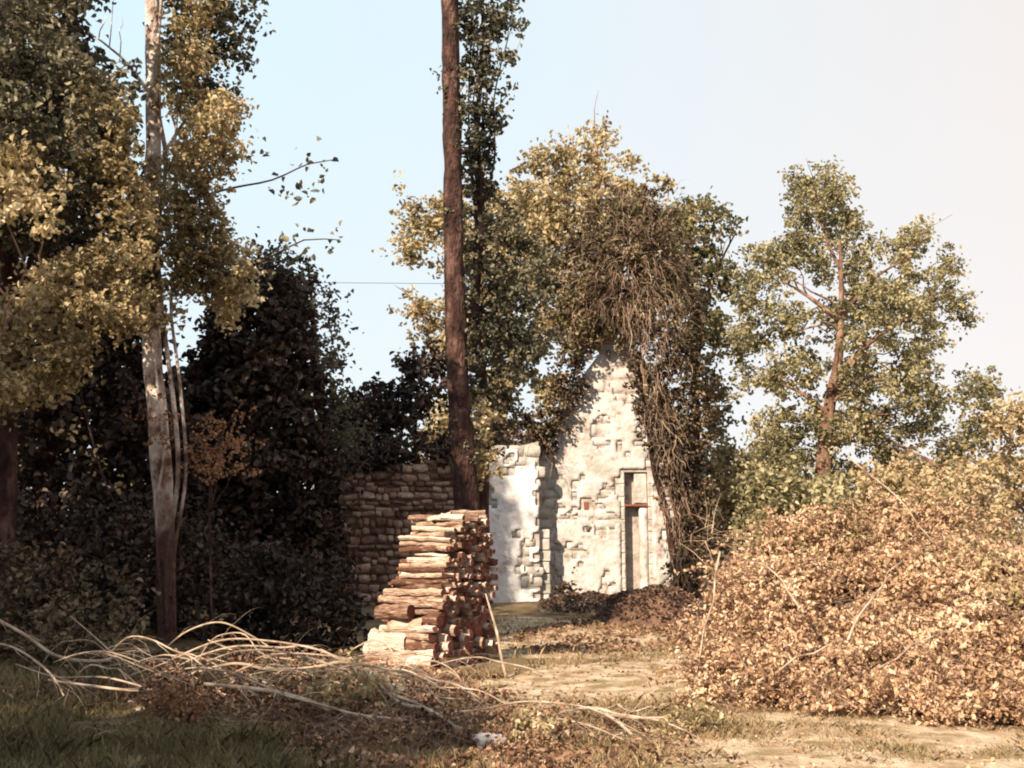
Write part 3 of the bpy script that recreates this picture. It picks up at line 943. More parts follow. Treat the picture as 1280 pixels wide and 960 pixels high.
for (px, py, s, lab) in ((814, 790, .20, 'biggest white stone on the front of the brown earth mound'), (824, 800, .13, 'small white stone low on the brown earth mound'), (838, 806, .24, 'rounded pale stone at the right foot of the brown mound'), (806, 798, .1, 'tiny pale stone left of the others on the brown mound'),
                         (612, 932, .20, 'flat whitish stone at the bottom centre of the foreground'), (166, 878, .09, 'left one of two small white stones beside the grass'), (176, 888, .07, 'right one of two small white stones beside the grass')):
    if py < 850:
        p = at(px, py, 23.2); zz = p.z
    else:
        p = ground_at(px, py); zz = p.z + s * .08
    link('stone', random.choice(ST_FIELD), None, (p.x, p.y, zz), rot=(random.uniform(-.3, .3), 0, random.uniform(-.6, .6)), scale=(s * 1.3, s, s * .6), label=lab, cat='stone')

# ------------------------------------------------------------------ the brush heap on the right
heap = [(866, 874), (882, 815), (884, 775), (902, 722), (938, 682), (975, 655), (1050, 658), (1090, 636), (1140, 622), (1195, 648), (1245, 690), (1300, 720), (1420, 740), (1440, 960),
        (1285, 912), (1180, 900), (1100, 888), (1000, 874), (930, 880)]
def heapY(px, py):
    hn = np.vectorize(lambda a, b: noise.noise(Vector((a / 55.0, b / 45.0, 3.3))) + .5 * noise.noise(Vector((a / 22.0, b / 20.0, 9.3))))(px, py)
    return 10.9 + .75 * hn + np.clip((885 - py) / 240.0, 0, 1) * 4.2 - np.clip((px - 1000) / 300, 0, 1) * .8
hb = thing('brush_heap', 'big heap of cut brushwood with dry tan leaves filling the lower right', 'brush heap', (4.3, 12.5, 0))
HH = ((1055, 735, 30, 19), (1030, 768, 28, 17), (1094, 716, 24, 13), (1030, 806, 18, 15), (985, 826, 16, 11), (932, 702, 14, 10), (1118, 802, 15, 12), (1190, 835, 16, 12), (965, 740, 18, 10), (1255, 760, 22, 30), (1135, 850, 14, 10), (1010, 700, 14, 8), (1170, 745, 16, 9), (1210, 880, 15, 8), (1070, 845, 13, 8), (900, 800, 10, 12))
Vh, _ = crown(heap, heapY, .6, 3300, .14, 14, .064, gap=.48, gap_scale=15, holes=HH, seed=11, updir=.1, fuzz=9, stray=.12)
part('dry_leaves', leaf_mesh('dry_leaves', Vh, M['dry']), hb, kind='stuff')
heap_in = [(900, 860), (905, 800), (900, 762), (915, 715), (965, 675), (1050, 672), (1140, 635), (1195, 660), (1300, 740), (1400, 760), (1400, 900), (1285, 892), (1100, 868), (960, 862)]
Vh3, _ = crown([(940, 680), (1050, 650), (1095, 622), (1150, 605), (1240, 660), (1300, 720), (1290, 780), (1200, 720), (1100, 700), (980, 720)], lambda a, b: heapY(a, b) - .05, .5, 420, .15, 12, .07, gap=.45, gap_scale=18, seed=91)
part('greener_leaves', leaf_mesh('greener_leaves', Vh3, M['gold']), hb, kind='stuff')
Vh2, _ = crown(heap_in, lambda a, b: heapY(a, b) + 1.8, .5, 1300, .22, 9, .10, seed=12)
part('inner_leaves', leaf_mesh('inner_leaves', Vh2, M['litter']), hb, kind='stuff')
org = []; dr = []
for _ in range(1300):
    px = random.uniform(880, 1290); py = random.uniform(650, 890)
    org.append(at(px, py, float(heapY(np.array(px), np.array(py))) - .25)); dr.append(Vector((random.gauss(0, 1), random.gauss(-.2, .4), random.gauss(.15, .5))))
v, f = twig_strips(org, dr, .45, .0045, .03, curl=.2)
# leafy sprays arching out of the heap in every direction
SL = []; sv = []
hs = random.Random(5)
heap_np = [tuple(map(float, q)) for q in heap]
n_sp = 0
while n_sp < 1350:
    px = hs.uniform(868, 1330); py = hs.uniform(600, 905)
    ins_, dd_ = poly_inside(np.array([[px, py]]), heap_np)
    if not ins_[0] or any(((px - q[0]) / q[2]) ** 2 + ((py - q[1]) / q[3]) ** 2 < 1.7 for q in HH): continue
    n_sp += 1
    o = at(px, py, float(heapY(np.array([px]), np.array([py]))[0]) - .1)
    o.z = max(o.z, .08)
    ang = hs.uniform(-2.6, 2.6)
    rim = dd_[0] < 22
    d = Vector((math.sin(ang), hs.uniform(-.9, .1), hs.uniform(.0, 1.1) if not rim else hs.uniform(.4, 1.4))).normalized()
    ln = hs.uniform(.28, .75)
    P_ = [o]
    for k in range(7):
        d = (d + Vector((hs.uniform(-.12, .12), hs.uniform(-.1, .1), -.16))).normalized()
        q_ = P_[-1] + d * ln / 7; q_.z = max(q_.z, .03); P_.append(q_)
        for _k in range(3):
            SL.append(q_ + Vector((hs.gauss(0, .03), hs.gauss(0, .03), hs.gauss(0, .03))))
    sv.append(tube_geo(P_, [.004] * 7 + [.0015], 3))
SL = np.array([tuple(q) for q in SL])
part('leafy_sprays', leaf_mesh('leafy_sprays', leaf_verts(SL, .064 * rng.uniform(.5, 1.35, len(SL)), .3, aspect=.5), M['dry']), hb, kind='stuff')
sgv, sgf = join_geo(sv)
part('spray_stems', new_mesh('spray_stems', sgv, sgf, M['vinetwig']), hb, kind='stuff')
part('cut_twigs', new_mesh('cut_twigs', v, f, M['vinetwig']), hb, kind='stuff')
for (x0, y0, x1, y1) in ((900, 690, 870, 880), (1060, 570, 1180, 690), (950, 850, 1060, 800), (1080, 850, 1180, 790), (1060, 800, 1130, 700), (1000, 760, 940, 700)):
    a = at(x0, y0, 11.0 if y0 > 700 else 12.8); b = at(x1, y1, 11.2 if y1 > 750 else 12.5)
    part('cut_branch', tube_mesh('cut_branch', wob(a, b, 5, .12), [.014, .013, .011, .010, .008, .005], M['bleached'], 6, .1, 1, step=.15), hb)

# ------------------------------------------------------------------ trees
# left foreground tree, big leaves
cr = [crown([(-160, -90), (20, -90), (135, -60), (125, 20), (150, 60), (168, 110), (150, 190), (120, 260), (60, 300), (-160, 320)], 14.5, 1.6, 1100, .28, 18, .105, gap=.3, gap_scale=40, holes=((150, 40, 34, 30), (140, 95, 14, 10)), seed=21)]
tree('broadleaf_tree', 'dense dark broadleaf tree filling the upper left corner', 'tree', [(20, -80), (15, 200), (10, 450), (5, 700), (5, 800)], 15.5, [7, 9, 12, 14, 18], M['bark_brown'], cr, M['bluegreen'], n_auto=8)
# leafy golden bough sweeping left below it
cr = [crown([(-120, 420), (0, 385), (60, 335), (120, 310), (180, 345), (175, 400), (120, 430), (90, 480), (40, 500), (-120, 560)], 13.2, .8, 760, .17, 15, .075, gap=.32, gap_scale=30, seed=22),
      crown([(-60, 190), (40, 185), (70, 235), (60, 285), (20, 270), (-60, 280)], 12.8, .5, 110, .18, 9, .10, seed=23)]
tree('hazel_bush', 'golden sunlit leafy bough arching in from the left edge', 'bush', [(60, 330), (0, 420), (-60, 620), (-70, 830)], 13.2, [2, 4, 6, 8], M['bark_pink'], cr, M['gold'], n_auto=8)
# left poplar with pale trunk
cr = [crown([(215, -80), (335, -80), (325, 20), (300, 90), (290, 125), (225, 130), (212, 60)], 16.6, .8, 280, .24, 14, .10, gap=.45, gap_scale=26, seed=24),
      crown([(90, 290), (150, 250), (188, 230), (188, 400), (150, 380)], 15.5, .6, 90, .24, 9, .12, gap=.5, seed=25)]
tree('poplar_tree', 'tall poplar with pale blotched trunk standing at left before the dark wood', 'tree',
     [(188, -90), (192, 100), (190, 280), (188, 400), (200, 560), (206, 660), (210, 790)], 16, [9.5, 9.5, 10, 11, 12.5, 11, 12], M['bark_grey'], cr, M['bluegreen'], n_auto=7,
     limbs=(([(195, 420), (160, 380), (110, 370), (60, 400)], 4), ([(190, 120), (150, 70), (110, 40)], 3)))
# vine climbing the left poplar
cr = crown([(225, 130), (285, 118), (302, 150), (290, 210), (262, 250), (280, 300), (320, 330), (290, 400), (240, 400), (212, 330), (215, 230)], 15.6, .7, 560, .18, 16, .078, gap=.3, gap_scale=30, seed=26)
vt = thing('climbing_vine', 'golden vine with pale twisting stems climbing the left poplar', 'vine', at(212, 780, 15.7))
for pp, r in (([(209, 790), (212, 700), (220, 600), (220, 520), (206, 400), (196, 300), (207, 200), (198, 100), (208, -80)], .035), ([(216, 790), (222, 690), (232, 590), (224, 480), (216, 380), (226, 290), (216, 200), (228, 120)], .025), ([(202, 780), (198, 640), (205, 560), (188, 420), (180, 330), (186, 240)], .02)):
    P = px_path(pp, 15.78)
    P = [q_ + Vector((.03 * math.sin(i_ * 2.1 + r * 90), -.04 * (i_ % 2), 0)) for i_, q_ in enumerate(P)]
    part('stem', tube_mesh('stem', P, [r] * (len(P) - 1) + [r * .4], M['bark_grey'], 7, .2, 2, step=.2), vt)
Vg, _ = crown([(205, -80), (262, -80), (262, 60), (240, 135), (208, 140)], 15.7, .5, 190, .18, 13, .08, gap=.42, gap_scale=18, seed=67)
Vk, _ = crown([(95, 70), (150, 120), (178, 200), (190, 330), (150, 340), (120, 260), (85, 180)], 14.0, .6, 200, .18, 12, .085, gap=.45, gap_scale=22, seed=68)
Vf, _ = crown([(176, 205), (232, 190), (240, 300), (232, 405), (170, 410), (168, 320)], 15.35, .3, 130, .16, 12, .075, gap=.45, gap_scale=14, seed=66)
part('foliage', leaf_mesh('foliage', np.concatenate([cr[0], Vf, Vg, Vk]), M['gold']), vt, kind='stuff')
Vv, _ = crown([(180, 520), (215, 500), (232, 540), (206, 560)], 15.6, .2, 14, .12, 9, .06, seed=27)
part('foliage', leaf_mesh('foliage', Vv, M['russet']), vt, kind='stuff')
# loose spray reaching into the sky
def spray(label, stem, pts, Y, n, mat, name='leafy_branch', size=.12, r=.28):
    P = px_path(stem, Y)
    t = thing(name, label, 'branch', P[0])
    part('stem', tube_mesh('stem', P, [.018 * (1 - .8 * i / (len(P) - 1)) + .003 for i in range(len(P))], M['bark_brown'], 6, .1, 1, step=.2), t)
    cc = np.array([tuple(at(x + random.gauss(0, 9), y + random.gauss(0, 9), Y + random.gauss(0, .25))) for x, y in pts for _ in range(n)])
    V = leaf_verts(cc, size * rng.uniform(.6, 1.3, len(cc)))
    part('leaves', leaf_mesh('leaves', V, mat), t, kind='stuff')
spray('thin leafy branch reaching right into the open sky from the left poplar', [(235, 250), (290, 235), (340, 225), (385, 205), (415, 200)], [(330, 185), (300, 200), (345, 235), (375, 200), (400, 205), (385, 240), (400, 225), (365, 240)], 16, 7, M['bluegreen'])
spray('drooping sparse branch low against the pale sky beside the dark ivy cone', [(300, 330), (340, 320), (380, 300), (425, 300)], [(350, 300), (380, 310), (420, 300), (410, 312), (372, 285), (345, 330)], 16, 5, M['bluegreen'])
# russet spray
cr = [crown([(238, 560), (262, 520), (300, 488), (312, 520), (300, 590), (280, 605), (245, 600)], 15.2, .4, 80, .13, 9, .06, gap=.5, gap_scale=14, seed=28)]
tree('russet_sapling', 'small sapling with russet sunlit leaves just right of the pale trunk', 'sapling', [(305, 500), (270, 560), (262, 640), (268, 800)], 15.2, [.6, 1.0, 1.3, 1.6], M['bark_brown'], cr, M['russet'], n_auto=5)
spray('hanging strand of pale leaves in the dark hollow at left', [(95, 470), (110, 530), (130, 600), (150, 640)], [(95, 530), (112, 560), (120, 585), (140, 600), (85, 545)], 13.5, 9, M['gold'], size=.08)
# dark ivy-clad cone
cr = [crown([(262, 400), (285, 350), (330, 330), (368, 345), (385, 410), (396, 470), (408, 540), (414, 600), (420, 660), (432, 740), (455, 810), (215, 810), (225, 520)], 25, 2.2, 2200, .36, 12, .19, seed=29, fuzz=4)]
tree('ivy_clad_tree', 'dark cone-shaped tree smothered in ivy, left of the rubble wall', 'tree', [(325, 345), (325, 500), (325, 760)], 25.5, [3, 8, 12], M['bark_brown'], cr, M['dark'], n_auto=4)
cr = [crown([(300, 320), (360, 310), (410, 350), (425, 420), (428, 500), (440, 560), (420, 570), (395, 480), (375, 400), (330, 350)], 27.5, 1.2, 230, .34, 8, .14, gap=.55, gap_scale=22, seed=30)]
tree('ash_sapling', 'loose blue-green sapling fringing the right side of the dark ivy cone', 'sapling', [(385, 330), (400, 500), (410, 780)], 27.5, [1.5, 3, 4], M['bark_brown'], cr, M['bluegreen'], n_auto=9)
# back wood on the left
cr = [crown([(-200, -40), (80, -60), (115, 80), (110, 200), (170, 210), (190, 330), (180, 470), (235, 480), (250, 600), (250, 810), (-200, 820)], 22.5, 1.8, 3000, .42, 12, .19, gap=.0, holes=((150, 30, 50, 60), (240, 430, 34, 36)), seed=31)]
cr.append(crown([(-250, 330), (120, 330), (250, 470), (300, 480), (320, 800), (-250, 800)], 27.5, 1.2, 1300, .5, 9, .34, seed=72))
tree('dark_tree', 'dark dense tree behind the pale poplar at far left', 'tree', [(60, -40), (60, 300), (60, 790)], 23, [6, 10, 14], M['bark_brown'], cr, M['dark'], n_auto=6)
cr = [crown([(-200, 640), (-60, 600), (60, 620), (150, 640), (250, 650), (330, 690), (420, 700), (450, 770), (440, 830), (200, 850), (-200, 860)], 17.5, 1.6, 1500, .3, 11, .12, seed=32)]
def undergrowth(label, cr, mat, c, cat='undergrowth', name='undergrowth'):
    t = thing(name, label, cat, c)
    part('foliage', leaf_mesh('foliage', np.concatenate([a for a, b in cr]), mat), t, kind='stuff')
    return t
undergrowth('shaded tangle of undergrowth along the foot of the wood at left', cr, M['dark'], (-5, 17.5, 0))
cr = [crown([(-120, 780), (-100, 700), (20, 680), (130, 700), (180, 760), (180, 830), (60, 850), (-100, 860)], 13.5, .8, 420, .2, 9, .08, gap=.2, seed=33)]
undergrowth('shaded brownish bramble patch at the left edge above the grass', cr, M['ivy'], (-6, 13.5, 0), 'bramble', 'bramble_patch')
# the second dark tree against the sky behind the rubble wall
cr = [crown([(405, 520), (430, 490), (480, 488), (515, 450), (558, 432), (566, 470), (530, 505), (505, 540), (500, 575), (440, 600), (400, 600)], 33.5, 1.4, 520, .42, 10, .2, gap=.4, gap_scale=22, seed=34)]
tree('elder_tree', 'dark leafy tree rising behind the low rubble wall', 'tree', [(470, 500), (460, 600), (455, 760)], 33.5, [2, 5, 7], M['bark_brown'], cr, M['dark'], n_auto=8)
cr = [crown([(498, 530), (520, 505), (565, 502), (580, 540), (575, 575), (500, 575)], 40, 1.2, 150, .4, 10, .2, gap=.35, seed=35),]
tree('hazel_tree', 'small yellow-green tree seen over the rubble wall left of the tall trunk', 'tree', [(540, 520), (540, 600), (540, 750)], 40, [1.5, 3, 4], M['bark_brown'], cr, M['gold'], n_auto=5)

# centre poplar
ctp = thing('poplar_tree', 'tall straight bare brown trunk rising out of the picture behind the woodpile', 'tree', (0, 0, 0))
P = px_path([(590, 790), (586, 680), (582, 600), (575, 520), (570, 420), (567, 300), (566, 200), (564, 100), (560, -90), (557, -260)], 20)
P[0].z = -.1
ctp.location = P[0]
part('trunk', tube_mesh('trunk', P, [w * 20 / F for w in (19, 16, 15, 14, 13, 12.5, 12, 12, 11, 10)], M['bark_brown'], 16, .22, 4, step=.18), ctp)
V1, c1 = crown([(552, 95), (590, 95), (590, 160), (556, 150)], 19.9, .35, 26, .16, 9, .09, seed=40)
V1b, _ = crown([(574, -60), (590, -60), (594, 100), (590, 300), (604, 480), (600, 590), (582, 590), (578, 400), (576, 200)], 19.95, .35, 120, .12, 9, .08, gap=.4, gap_scale=14, seed=71)
V1 = np.concatenate([V1, V1b])
V2, c2 = crown([(535, -250), (620, -260), (600, -120), (550, -130)], 20, .9, 90, .3, 10, .13, seed=41)
part('crown', leaf_mesh('crown', np.concatenate([V1, V2]), M['bluegreen']), ctp, kind='stuff')
for q in range(6):
    s = P[3 + q]; a = random.uniform(0, 6.28)
    e2 = s + Vector((math.cos(a) * .35, math.sin(a) * .3, .25))
    part('stub', tube_mesh('stub', [s, (s + e2) / 2, e2], [.035, .025, .012], M['bark_brown'], 6, .2, q, step=.1), ctp)
# companion
cr = [crown([(572, -90), (600, -90), (655, -60), (655, 25), (632, 50), (622, 90), (640, 150), (632, 170), (612, 190), (618, 215), (600, 250), (578, 240), (582, 120), (574, 40)], 20.6, .5, 330, .2, 12, .11, gap=.4, gap_scale=18, seed=42),
      crown([(575, 240), (610, 215), (640, 270), (690, 320), (705, 390), (690, 450), (650, 500), (620, 560), (588, 560), (580, 480), (574, 350)], 21, .9, 520, .22, 12, .11, gap=.4, gap_scale=20, holes=((650, 488, 14, 9), (690, 390, 12, 22), (628, 300, 9, 9)), seed=43)]
tree('young_poplar', 'slender leafy poplar growing close against the right of the bare trunk', 'tree',
     [(600, -80), (604, 60), (596, 160), (600, 280), (594, 400), (604, 500), (604, 780)], 20.7, [2, 2.5, 3.5, 5, 5.5, 6, 8], M['bark_brown'], cr, M['bluegreen'], n_auto=14,
     limbs=(([(598, 300), (588, 200), (586, 120), (590, 20)], 2.2), ([(602, 260), (618, 200), (618, 120), (640, 30)], 2.0)))
V3, _ = crown([(585, 520), (612, 500), (622, 540), (612, 590), (590, 600)], 20.2, .3, 60, .16, 9, .1, seed=44)
undergrowth('golden ivy sprig lit by the sun low on the tall bare trunk', [(V3, 0)], M['gold'], at(590, 560, 20.2), 'ivy', 'ivy_sprig')

# trees behind the chapel
cr = [crown([(482, 310), (508, 250), (560, 238), (640, 235), (690, 260), (705, 330), (700, 400), (660, 470), (600, 470), (545, 440), (515, 400), (492, 380), (515, 345)], 41, 2.2, 950, .42, 12, .2, gap=.42, gap_scale=24, holes=((694, 385, 14, 24), (540, 490, 30, 20), (655, 500, 20, 12), (530, 300, 10, 8)), seed=45)]
tree('chestnut_tree', 'golden chestnut tree spreading behind the tall bare trunk', 'tree', [(610, 280), (620, 400), (630, 600), (630, 750)], 41, [3, 6, 9, 11], M['bark_pink'], cr, M['gold'], n_auto=12,
     limbs=(([(620, 480), (560, 420), (510, 380)], 3.5),))
cr = [crown([(640, 250), (660, 205), (705, 180), (730, 195), (722, 150), (748, 138), (760, 160), (770, 190), (797, 212), (792, 235), (830, 225), (850, 262), (860, 330), (800, 420), (720, 440), (670, 400)], 38, 2.2, 1150, .42, 12, .19, gap=.38, gap_scale=24, holes=((700, 318, 10, 16), (694, 385, 12, 22)), seed=46)]
tree('chestnut_tree', 'tallest golden chestnut crown rising directly above the ivied gable', 'tree', [(745, 180), (750, 300), (760, 500), (765, 750)], 38, [2, 6, 9, 12], M['bark_pink'], cr, M['gold'], n_auto=12,
     limbs=(([(745, 380), (720, 320), (690, 280)], 4.5), ([(750, 280), (745, 200), (742, 150)], 2.5)))
cr = [crown([(835, 260), (862, 250), (905, 235), (926, 248), (918, 285), (885, 300), (922, 335), (925, 365), (900, 375), (932, 410), (905, 450), (915, 500), (925, 550), (880, 570), (850, 450)], 36, 1.5, 420, .36, 11, .18, gap=.52, gap_scale=22, holes=((905, 325, 14, 9), (915, 390, 12, 12), (905, 470, 16, 22), (925, 530, 20, 24)), seed=47)]
tree('maple_tree', 'darker ragged tree sticking out to the right behind the ivied gable', 'tree', [(860, 280), (868, 450), (872, 750)], 36, [2, 5, 8], M['bark_brown'], cr, M['olive'], n_auto=12,
     limbs=(([(866, 420), (895, 340), (920, 290)], 3),))
# right oak
HO = ((985, 372, 26, 17), (1045, 318, 9, 12), (1026, 375, 12, 14), (1060, 442, 11, 11), (1104, 446, 13, 12), (990, 462, 16, 11), (1182, 452, 20, 14), (1050, 572, 14, 20), (1150, 340, 14, 8), (940, 505, 22, 22), (1185, 530, 20, 26), (1020, 440, 16, 9), (925, 350, 10, 12))
cr = [crown([(915, 420), (925, 345), (950, 300), (988, 300), (985, 240), (990, 215), (1040, 208), (1062, 250), (1080, 300), (1120, 300), (1145, 268), (1165, 300), (1195, 325), (1222, 395), (1205, 440), (1250, 480), (1240, 540), (1205, 560), (1190, 610), (1130, 640), (1090, 600),
             (1050, 640), (960, 660), (930, 620), (930, 570), (950, 540), (925, 500)], 25.9, 2.0, 2250, .24, 19, .10, gap=.49, gap_scale=24, holes=HO, seed=48, fuzz=7, stray=.1)]
tree('oak_tree', 'spreading oak with reddish trunk rising out of the brush heap on the right', 'tree',
     [(1050, 300), (1052, 380), (1048, 450), (1038, 500), (1030, 570), (1028, 620), (1030, 800)], 25, [1.5, 3.5, 5.5, 7.5, 8.5, 10, 13], M['bark_red'], cr, M['oak'], n_auto=16, limb_lo=.45,
     limbs=(([(1046, 470), (1085, 430), (1130, 400), (1170, 380)], 4.5), ([(1048, 400), (1010, 370), (975, 350)], 4), ([(1036, 520), (1000, 490), (950, 470)], 4), ([(1030, 560), (1080, 540), (1130, 560), (1200, 600)], 4), ([(1050, 400), (1090, 350), (1140, 320)], 3), ([(1052, 340), (1030, 290), (1020, 240)], 2.5), ([(1030, 545), (1110, 560), (1170, 580), (1210, 640)], 2.5)))
# shrubs and trees further right
cr = [crown([(1180, 640), (1205, 580), (1240, 520), (1275, 490), (1340, 470), (1480, 520), (1480, 760), (1240, 760)], 21, 1.6, 900, .3, 10, .12, gap=.2, seed=49)]
tree('willow_tree', 'pale gold hazy tree at the right edge beyond the brush heap', 'tree', [(1300, 520), (1290, 650), (1285, 760)], 21.5, [3, 6, 8], M['bark_pink'], cr, M['pale'], n_auto=6)
cr = [crown([(878, 580), (905, 555), (945, 570), (950, 640), (940, 700), (880, 730)], 37, 1.5, 380, .4, 10, .2, gap=.2, seed=50)]
undergrowth('yellow-green shrub in the gap between the chapel corner and the oak', cr, M['gold'], (7.5, 37, 0), 'shrub', 'shrub')
cr = [crown([(1080, 600), (1130, 580), (1200, 590), (1250, 640), (1270, 720), (1180, 700), (1090, 680)], 17, 1.2, 800, .22, 13, .09, gap=.3, seed=51)]
undergrowth('olive gold shrub between the brush heap and the oak', cr, M['pale'], (7, 18, 0), 'shrub', 'shrub')
cr = [crown([(930, 600), (1000, 590), (1060, 600), (1060, 680), (930, 700)], 20, 1.2, 360, .26, 10, .12, gap=.2, seed=52)]
undergrowth('dark green shrub around the foot of the oak trunk', cr, M['oak'], (5.5, 20, 0), 'shrub', 'shrub')
p = [at(1276, 800, 14.2), at(1277, 760, 14.2), at(1276, 720, 14.2), at(1279, 682, 14.2)]; p[0].z = 0
link('cut_post', tube_mesh('cut_post', p, [.10, .095, .09, .075], M['bark_pink'], 12, .35, 3, step=.1), label='pale weathered trunk stump standing at the right edge by the heap', cat='stump')
# far wood
cr = [crown([(-900, 560), (-300, 560), (300, 600), (700, 610), (900, 600), (1300, 560), (1900, 540), (2300, 720), (-900, 730)], 62, 3.0, 2600, .9, 10, .45, seed=53)]
t = link('far_wood', leaf_mesh('far_wood', cr[0][0], M['olive']), label='distant line of woodland behind the ruin and trees', cat='woodland', kind='stuff')
# little dark bush at the wall foot
cr = [crown([(690, 770), (697, 735), (708, 722), (716, 745), (724, 738), (722, 772)], 30.0, .35, 70, .13, 9, .10, seed=54)]
undergrowth('small dark sprig bush at the foot of the pale gable', cr, M['dark'], at(706, 770, 30), 'bush', 'small_bush')

# trees standing outside the frame on the left, whose shade covers the lower left
for i, (x, y, h, rx, rz) in enumerate([(-14.5, 15.0, 15.0, 3.0, 4.0), (-16.5, 9.5, 12.5, 3.0, 3.6), (-12.5, 4.0, 6.4, 2.4, 2.3), (-9.6, -0.5, 6.6, 2.4, 2.4), (-11.2, 8.6, 6.9, 2.6, 2.9), (-17.0, 18.5, 17.5, 3.4, 5.0)]):
    V, cen = crown_world((x, y, h), (rx, rx, rz), 800, .5, 9, .24)
    t = thing('roadside_tree', ['tall dark tree standing beyond the left edge, second from the back', 'broad tree beyond the left edge, third from the back', 'short bushy tree left of the viewer, nearer one', 'short bushy tree beside the viewer', 'middling tree just beyond the left edge', 'tallest tree beyond the left edge, rearmost'][i], 'tree', (x, y, 0))
    part('trunk', tube_mesh('trunk', [(x, y, -.1), (x + .1, y, h * .5), (x, y + .1, h)], [.25, .2, .1], M['bark_brown'], 10, .2, i, step=.5), t)
    part('crown', leaf_mesh('crown', V, M['dark']), t, kind='stuff')

# ------------------------------------------------------------------ overhead wire
a = at(150, 351, 50); b = at(900, 356, 50)
mid = a.lerp(b, .5)
link('overhead_wire', tube_mesh('overhead_wire', [a, a.lerp(b, .25) - Vector((0, 0, .02)), mid - Vector((0, 0, .03)), a.lerp(b, .75) - Vector((0, 0, .02)), b], [.013] * 5, M['wire'], 5, 0, 0, step=2),
     label='thin overhead wire crossing the sky between the left trees and the bare trunk', cat='wire')

# ------------------------------------------------------------------ foreground: grass, litter, branches
def blades(name, pix, dens, hlo, hhi, mat, label, cat, w=.006, patch=.0, lean=.5):
    poly = [(ground_at(*p).x, ground_at(*p).y) for p in pix]
    xs = [p[0] for p in poly]; ys = [p[1] for p in poly]
    A = (max(xs) - min(xs)) * (max(ys) - min(ys))
    N = int(A * dens)
    P = np.stack([rng.uniform(min(xs), max(xs), N), rng.uniform(min(ys), max(ys), N)], 1)
    ins, d = poly_inside(P, poly)
    P = P[ins & (rng.random(N) < np.clip(d / .5 + .15, 0, 1))]
    g = np.array([noise.noise(Vector((p[0] * 1.2, p[1] * 1.2, 2))) + .5 * noise.noise(Vector((p[0] * 4, p[1] * 4, 6))) for p in P])
    k = g > patch - .6
    P = P[k]; g = g[k]
    N = len(P)
    Z = np.array([hgt(p[0], p[1]) for p in P])
    h = rng.uniform(hlo, hhi, N) * np.clip(1 + g, .4, 1.6)
    a = rng.uniform(0, 2 * np.pi, N); s = np.stack([np.cos(a), np.sin(a), 0 * a], 1)
    ln = rng.normal(size=(N, 3)) * lean; ln[:, 2] = 0
    b = np.stack([P[:, 0], P[:, 1], Z - .01], 1)
    H = h[:, None]
    up = np.array([0, 0, 1.0])
    W = w * rng.uniform(.6, 1.4, (N, 1))
    V = np.stack([b - s * W, b + s * W, b + up * H * .55 + ln * H * .35 + s * W * .8, b + up * H * (1 - .3 * lean) + ln * H * .9, b + up * H * .55 + ln * H * .35 - s * W * .8], 1)
    me = np_mesh(name, V, [(0, 1, 2, 3, 4)], mat)
    return link(name, me, label=label, cat=cat, kind='stuff')
blades('grass', [(-60, 860), (100, 866), (200, 888), (320, 905), (420, 930), (480, 1010), (-120, 1010)], 900, .06, .20, M['grass'], 'green shaded grass in the lower left corner', 'grass', w=.005)
blades('dry_grass', [(420, 900), (560, 880), (700, 875), (900, 875), (960, 890), (960, 920), (860, 960), (780, 1010), (420, 1010)], 800, .04, .13, M['drygrass'], 'dry tufty grass across the bottom centre', 'grass', w=.005, patch=.35)
blades('dry_grass', [(800, 900), (960, 885), (1100, 890), (1400, 915), (1500, 1010), (780, 1010)], 2200, .02, .085, M['drygrass'], 'short bleached grass in the lower right corner', 'grass', w=.0045, patch=.1)
blades('dry_grass', [(520, 850), (640, 835), (760, 815), (860, 810), (860, 830), (640, 850), (580, 880), (510, 890)], 260, .04, .14, M['drygrass'], 'dry grass fringe along the far edge of the sandy path', 'grass', patch=.2)
blades('wall_grass', [(560, 800), (600, 764), (700, 762), (800, 768), (870, 775), (880, 810), (760, 820), (600, 835)], 45, .05, .16, M['drygrass'], 'sparse dry grass on the ground in front of the gable', 'grass', w=.009, patch=.3)

def scatter_leaves(name, pix, dens, size, mat, label, cat, up=1.2, zlift=.05, patch=0):
    poly = [(ground_at(*p).x, ground_at(*p).y) for p in pix]
    xs = [p[0] for p in poly]; ys = [p[1] for p in poly]
    N = int((max(xs) - min(xs)) * (max(ys) - min(ys)) * dens)
    P = np.stack([rng.uniform(min(xs), max(xs), N), rng.uniform(min(ys), max(ys), N)], 1)
    ins, d = poly_inside(P, poly)
    P = P[ins & (rng.random(N) < np.clip(d / .6 + .1, 0, 1))]
    g = np.array([noise.noise(Vector((p[0] * .9, p[1] * .9, 12))) + .6 * noise.noise(Vector((p[0] * 3, p[1] * 3, 16))) for p in P])
    k = g > patch - .6; P = P[k]; g = g[k]
    Z = np.array([hgt(p[0], p[1]) for p in P]) + rng.uniform(0, zlift, len(P)) * np.clip(1 + 1.5 * g, .2, 2.5)
    c = np.stack([P[:, 0], P[:, 1], Z + .01], 1)
    return link(name, leaf_mesh(name, leaf_verts(c, size * rng.uniform(.5, 1.3, len(c)), up), mat), label=label, cat=cat, kind='stuff')
scatter_leaves('leaf_litter', [(60, 860), (200, 850), (450, 840), (620, 870), (720, 900), (760, 1000), (380, 1010), (300, 920), (160, 890), (-60, 870), (-100, 830)], 520, .055, M['litter'], 'brown and pinkish dead leaves carpeting the foreground under the branches', 'leaf litter', zlift=.12, up=.5, patch=.15)
scatter_leaves('leaf_litter', [(560, 890), (700, 880), (900, 885), (960, 920), (900, 1010), (560, 1010)], 160, .055, M['litter'], 'scattered dead leaves over the dry grass at bottom centre', 'leaf litter', zlift=.06, patch=.3)
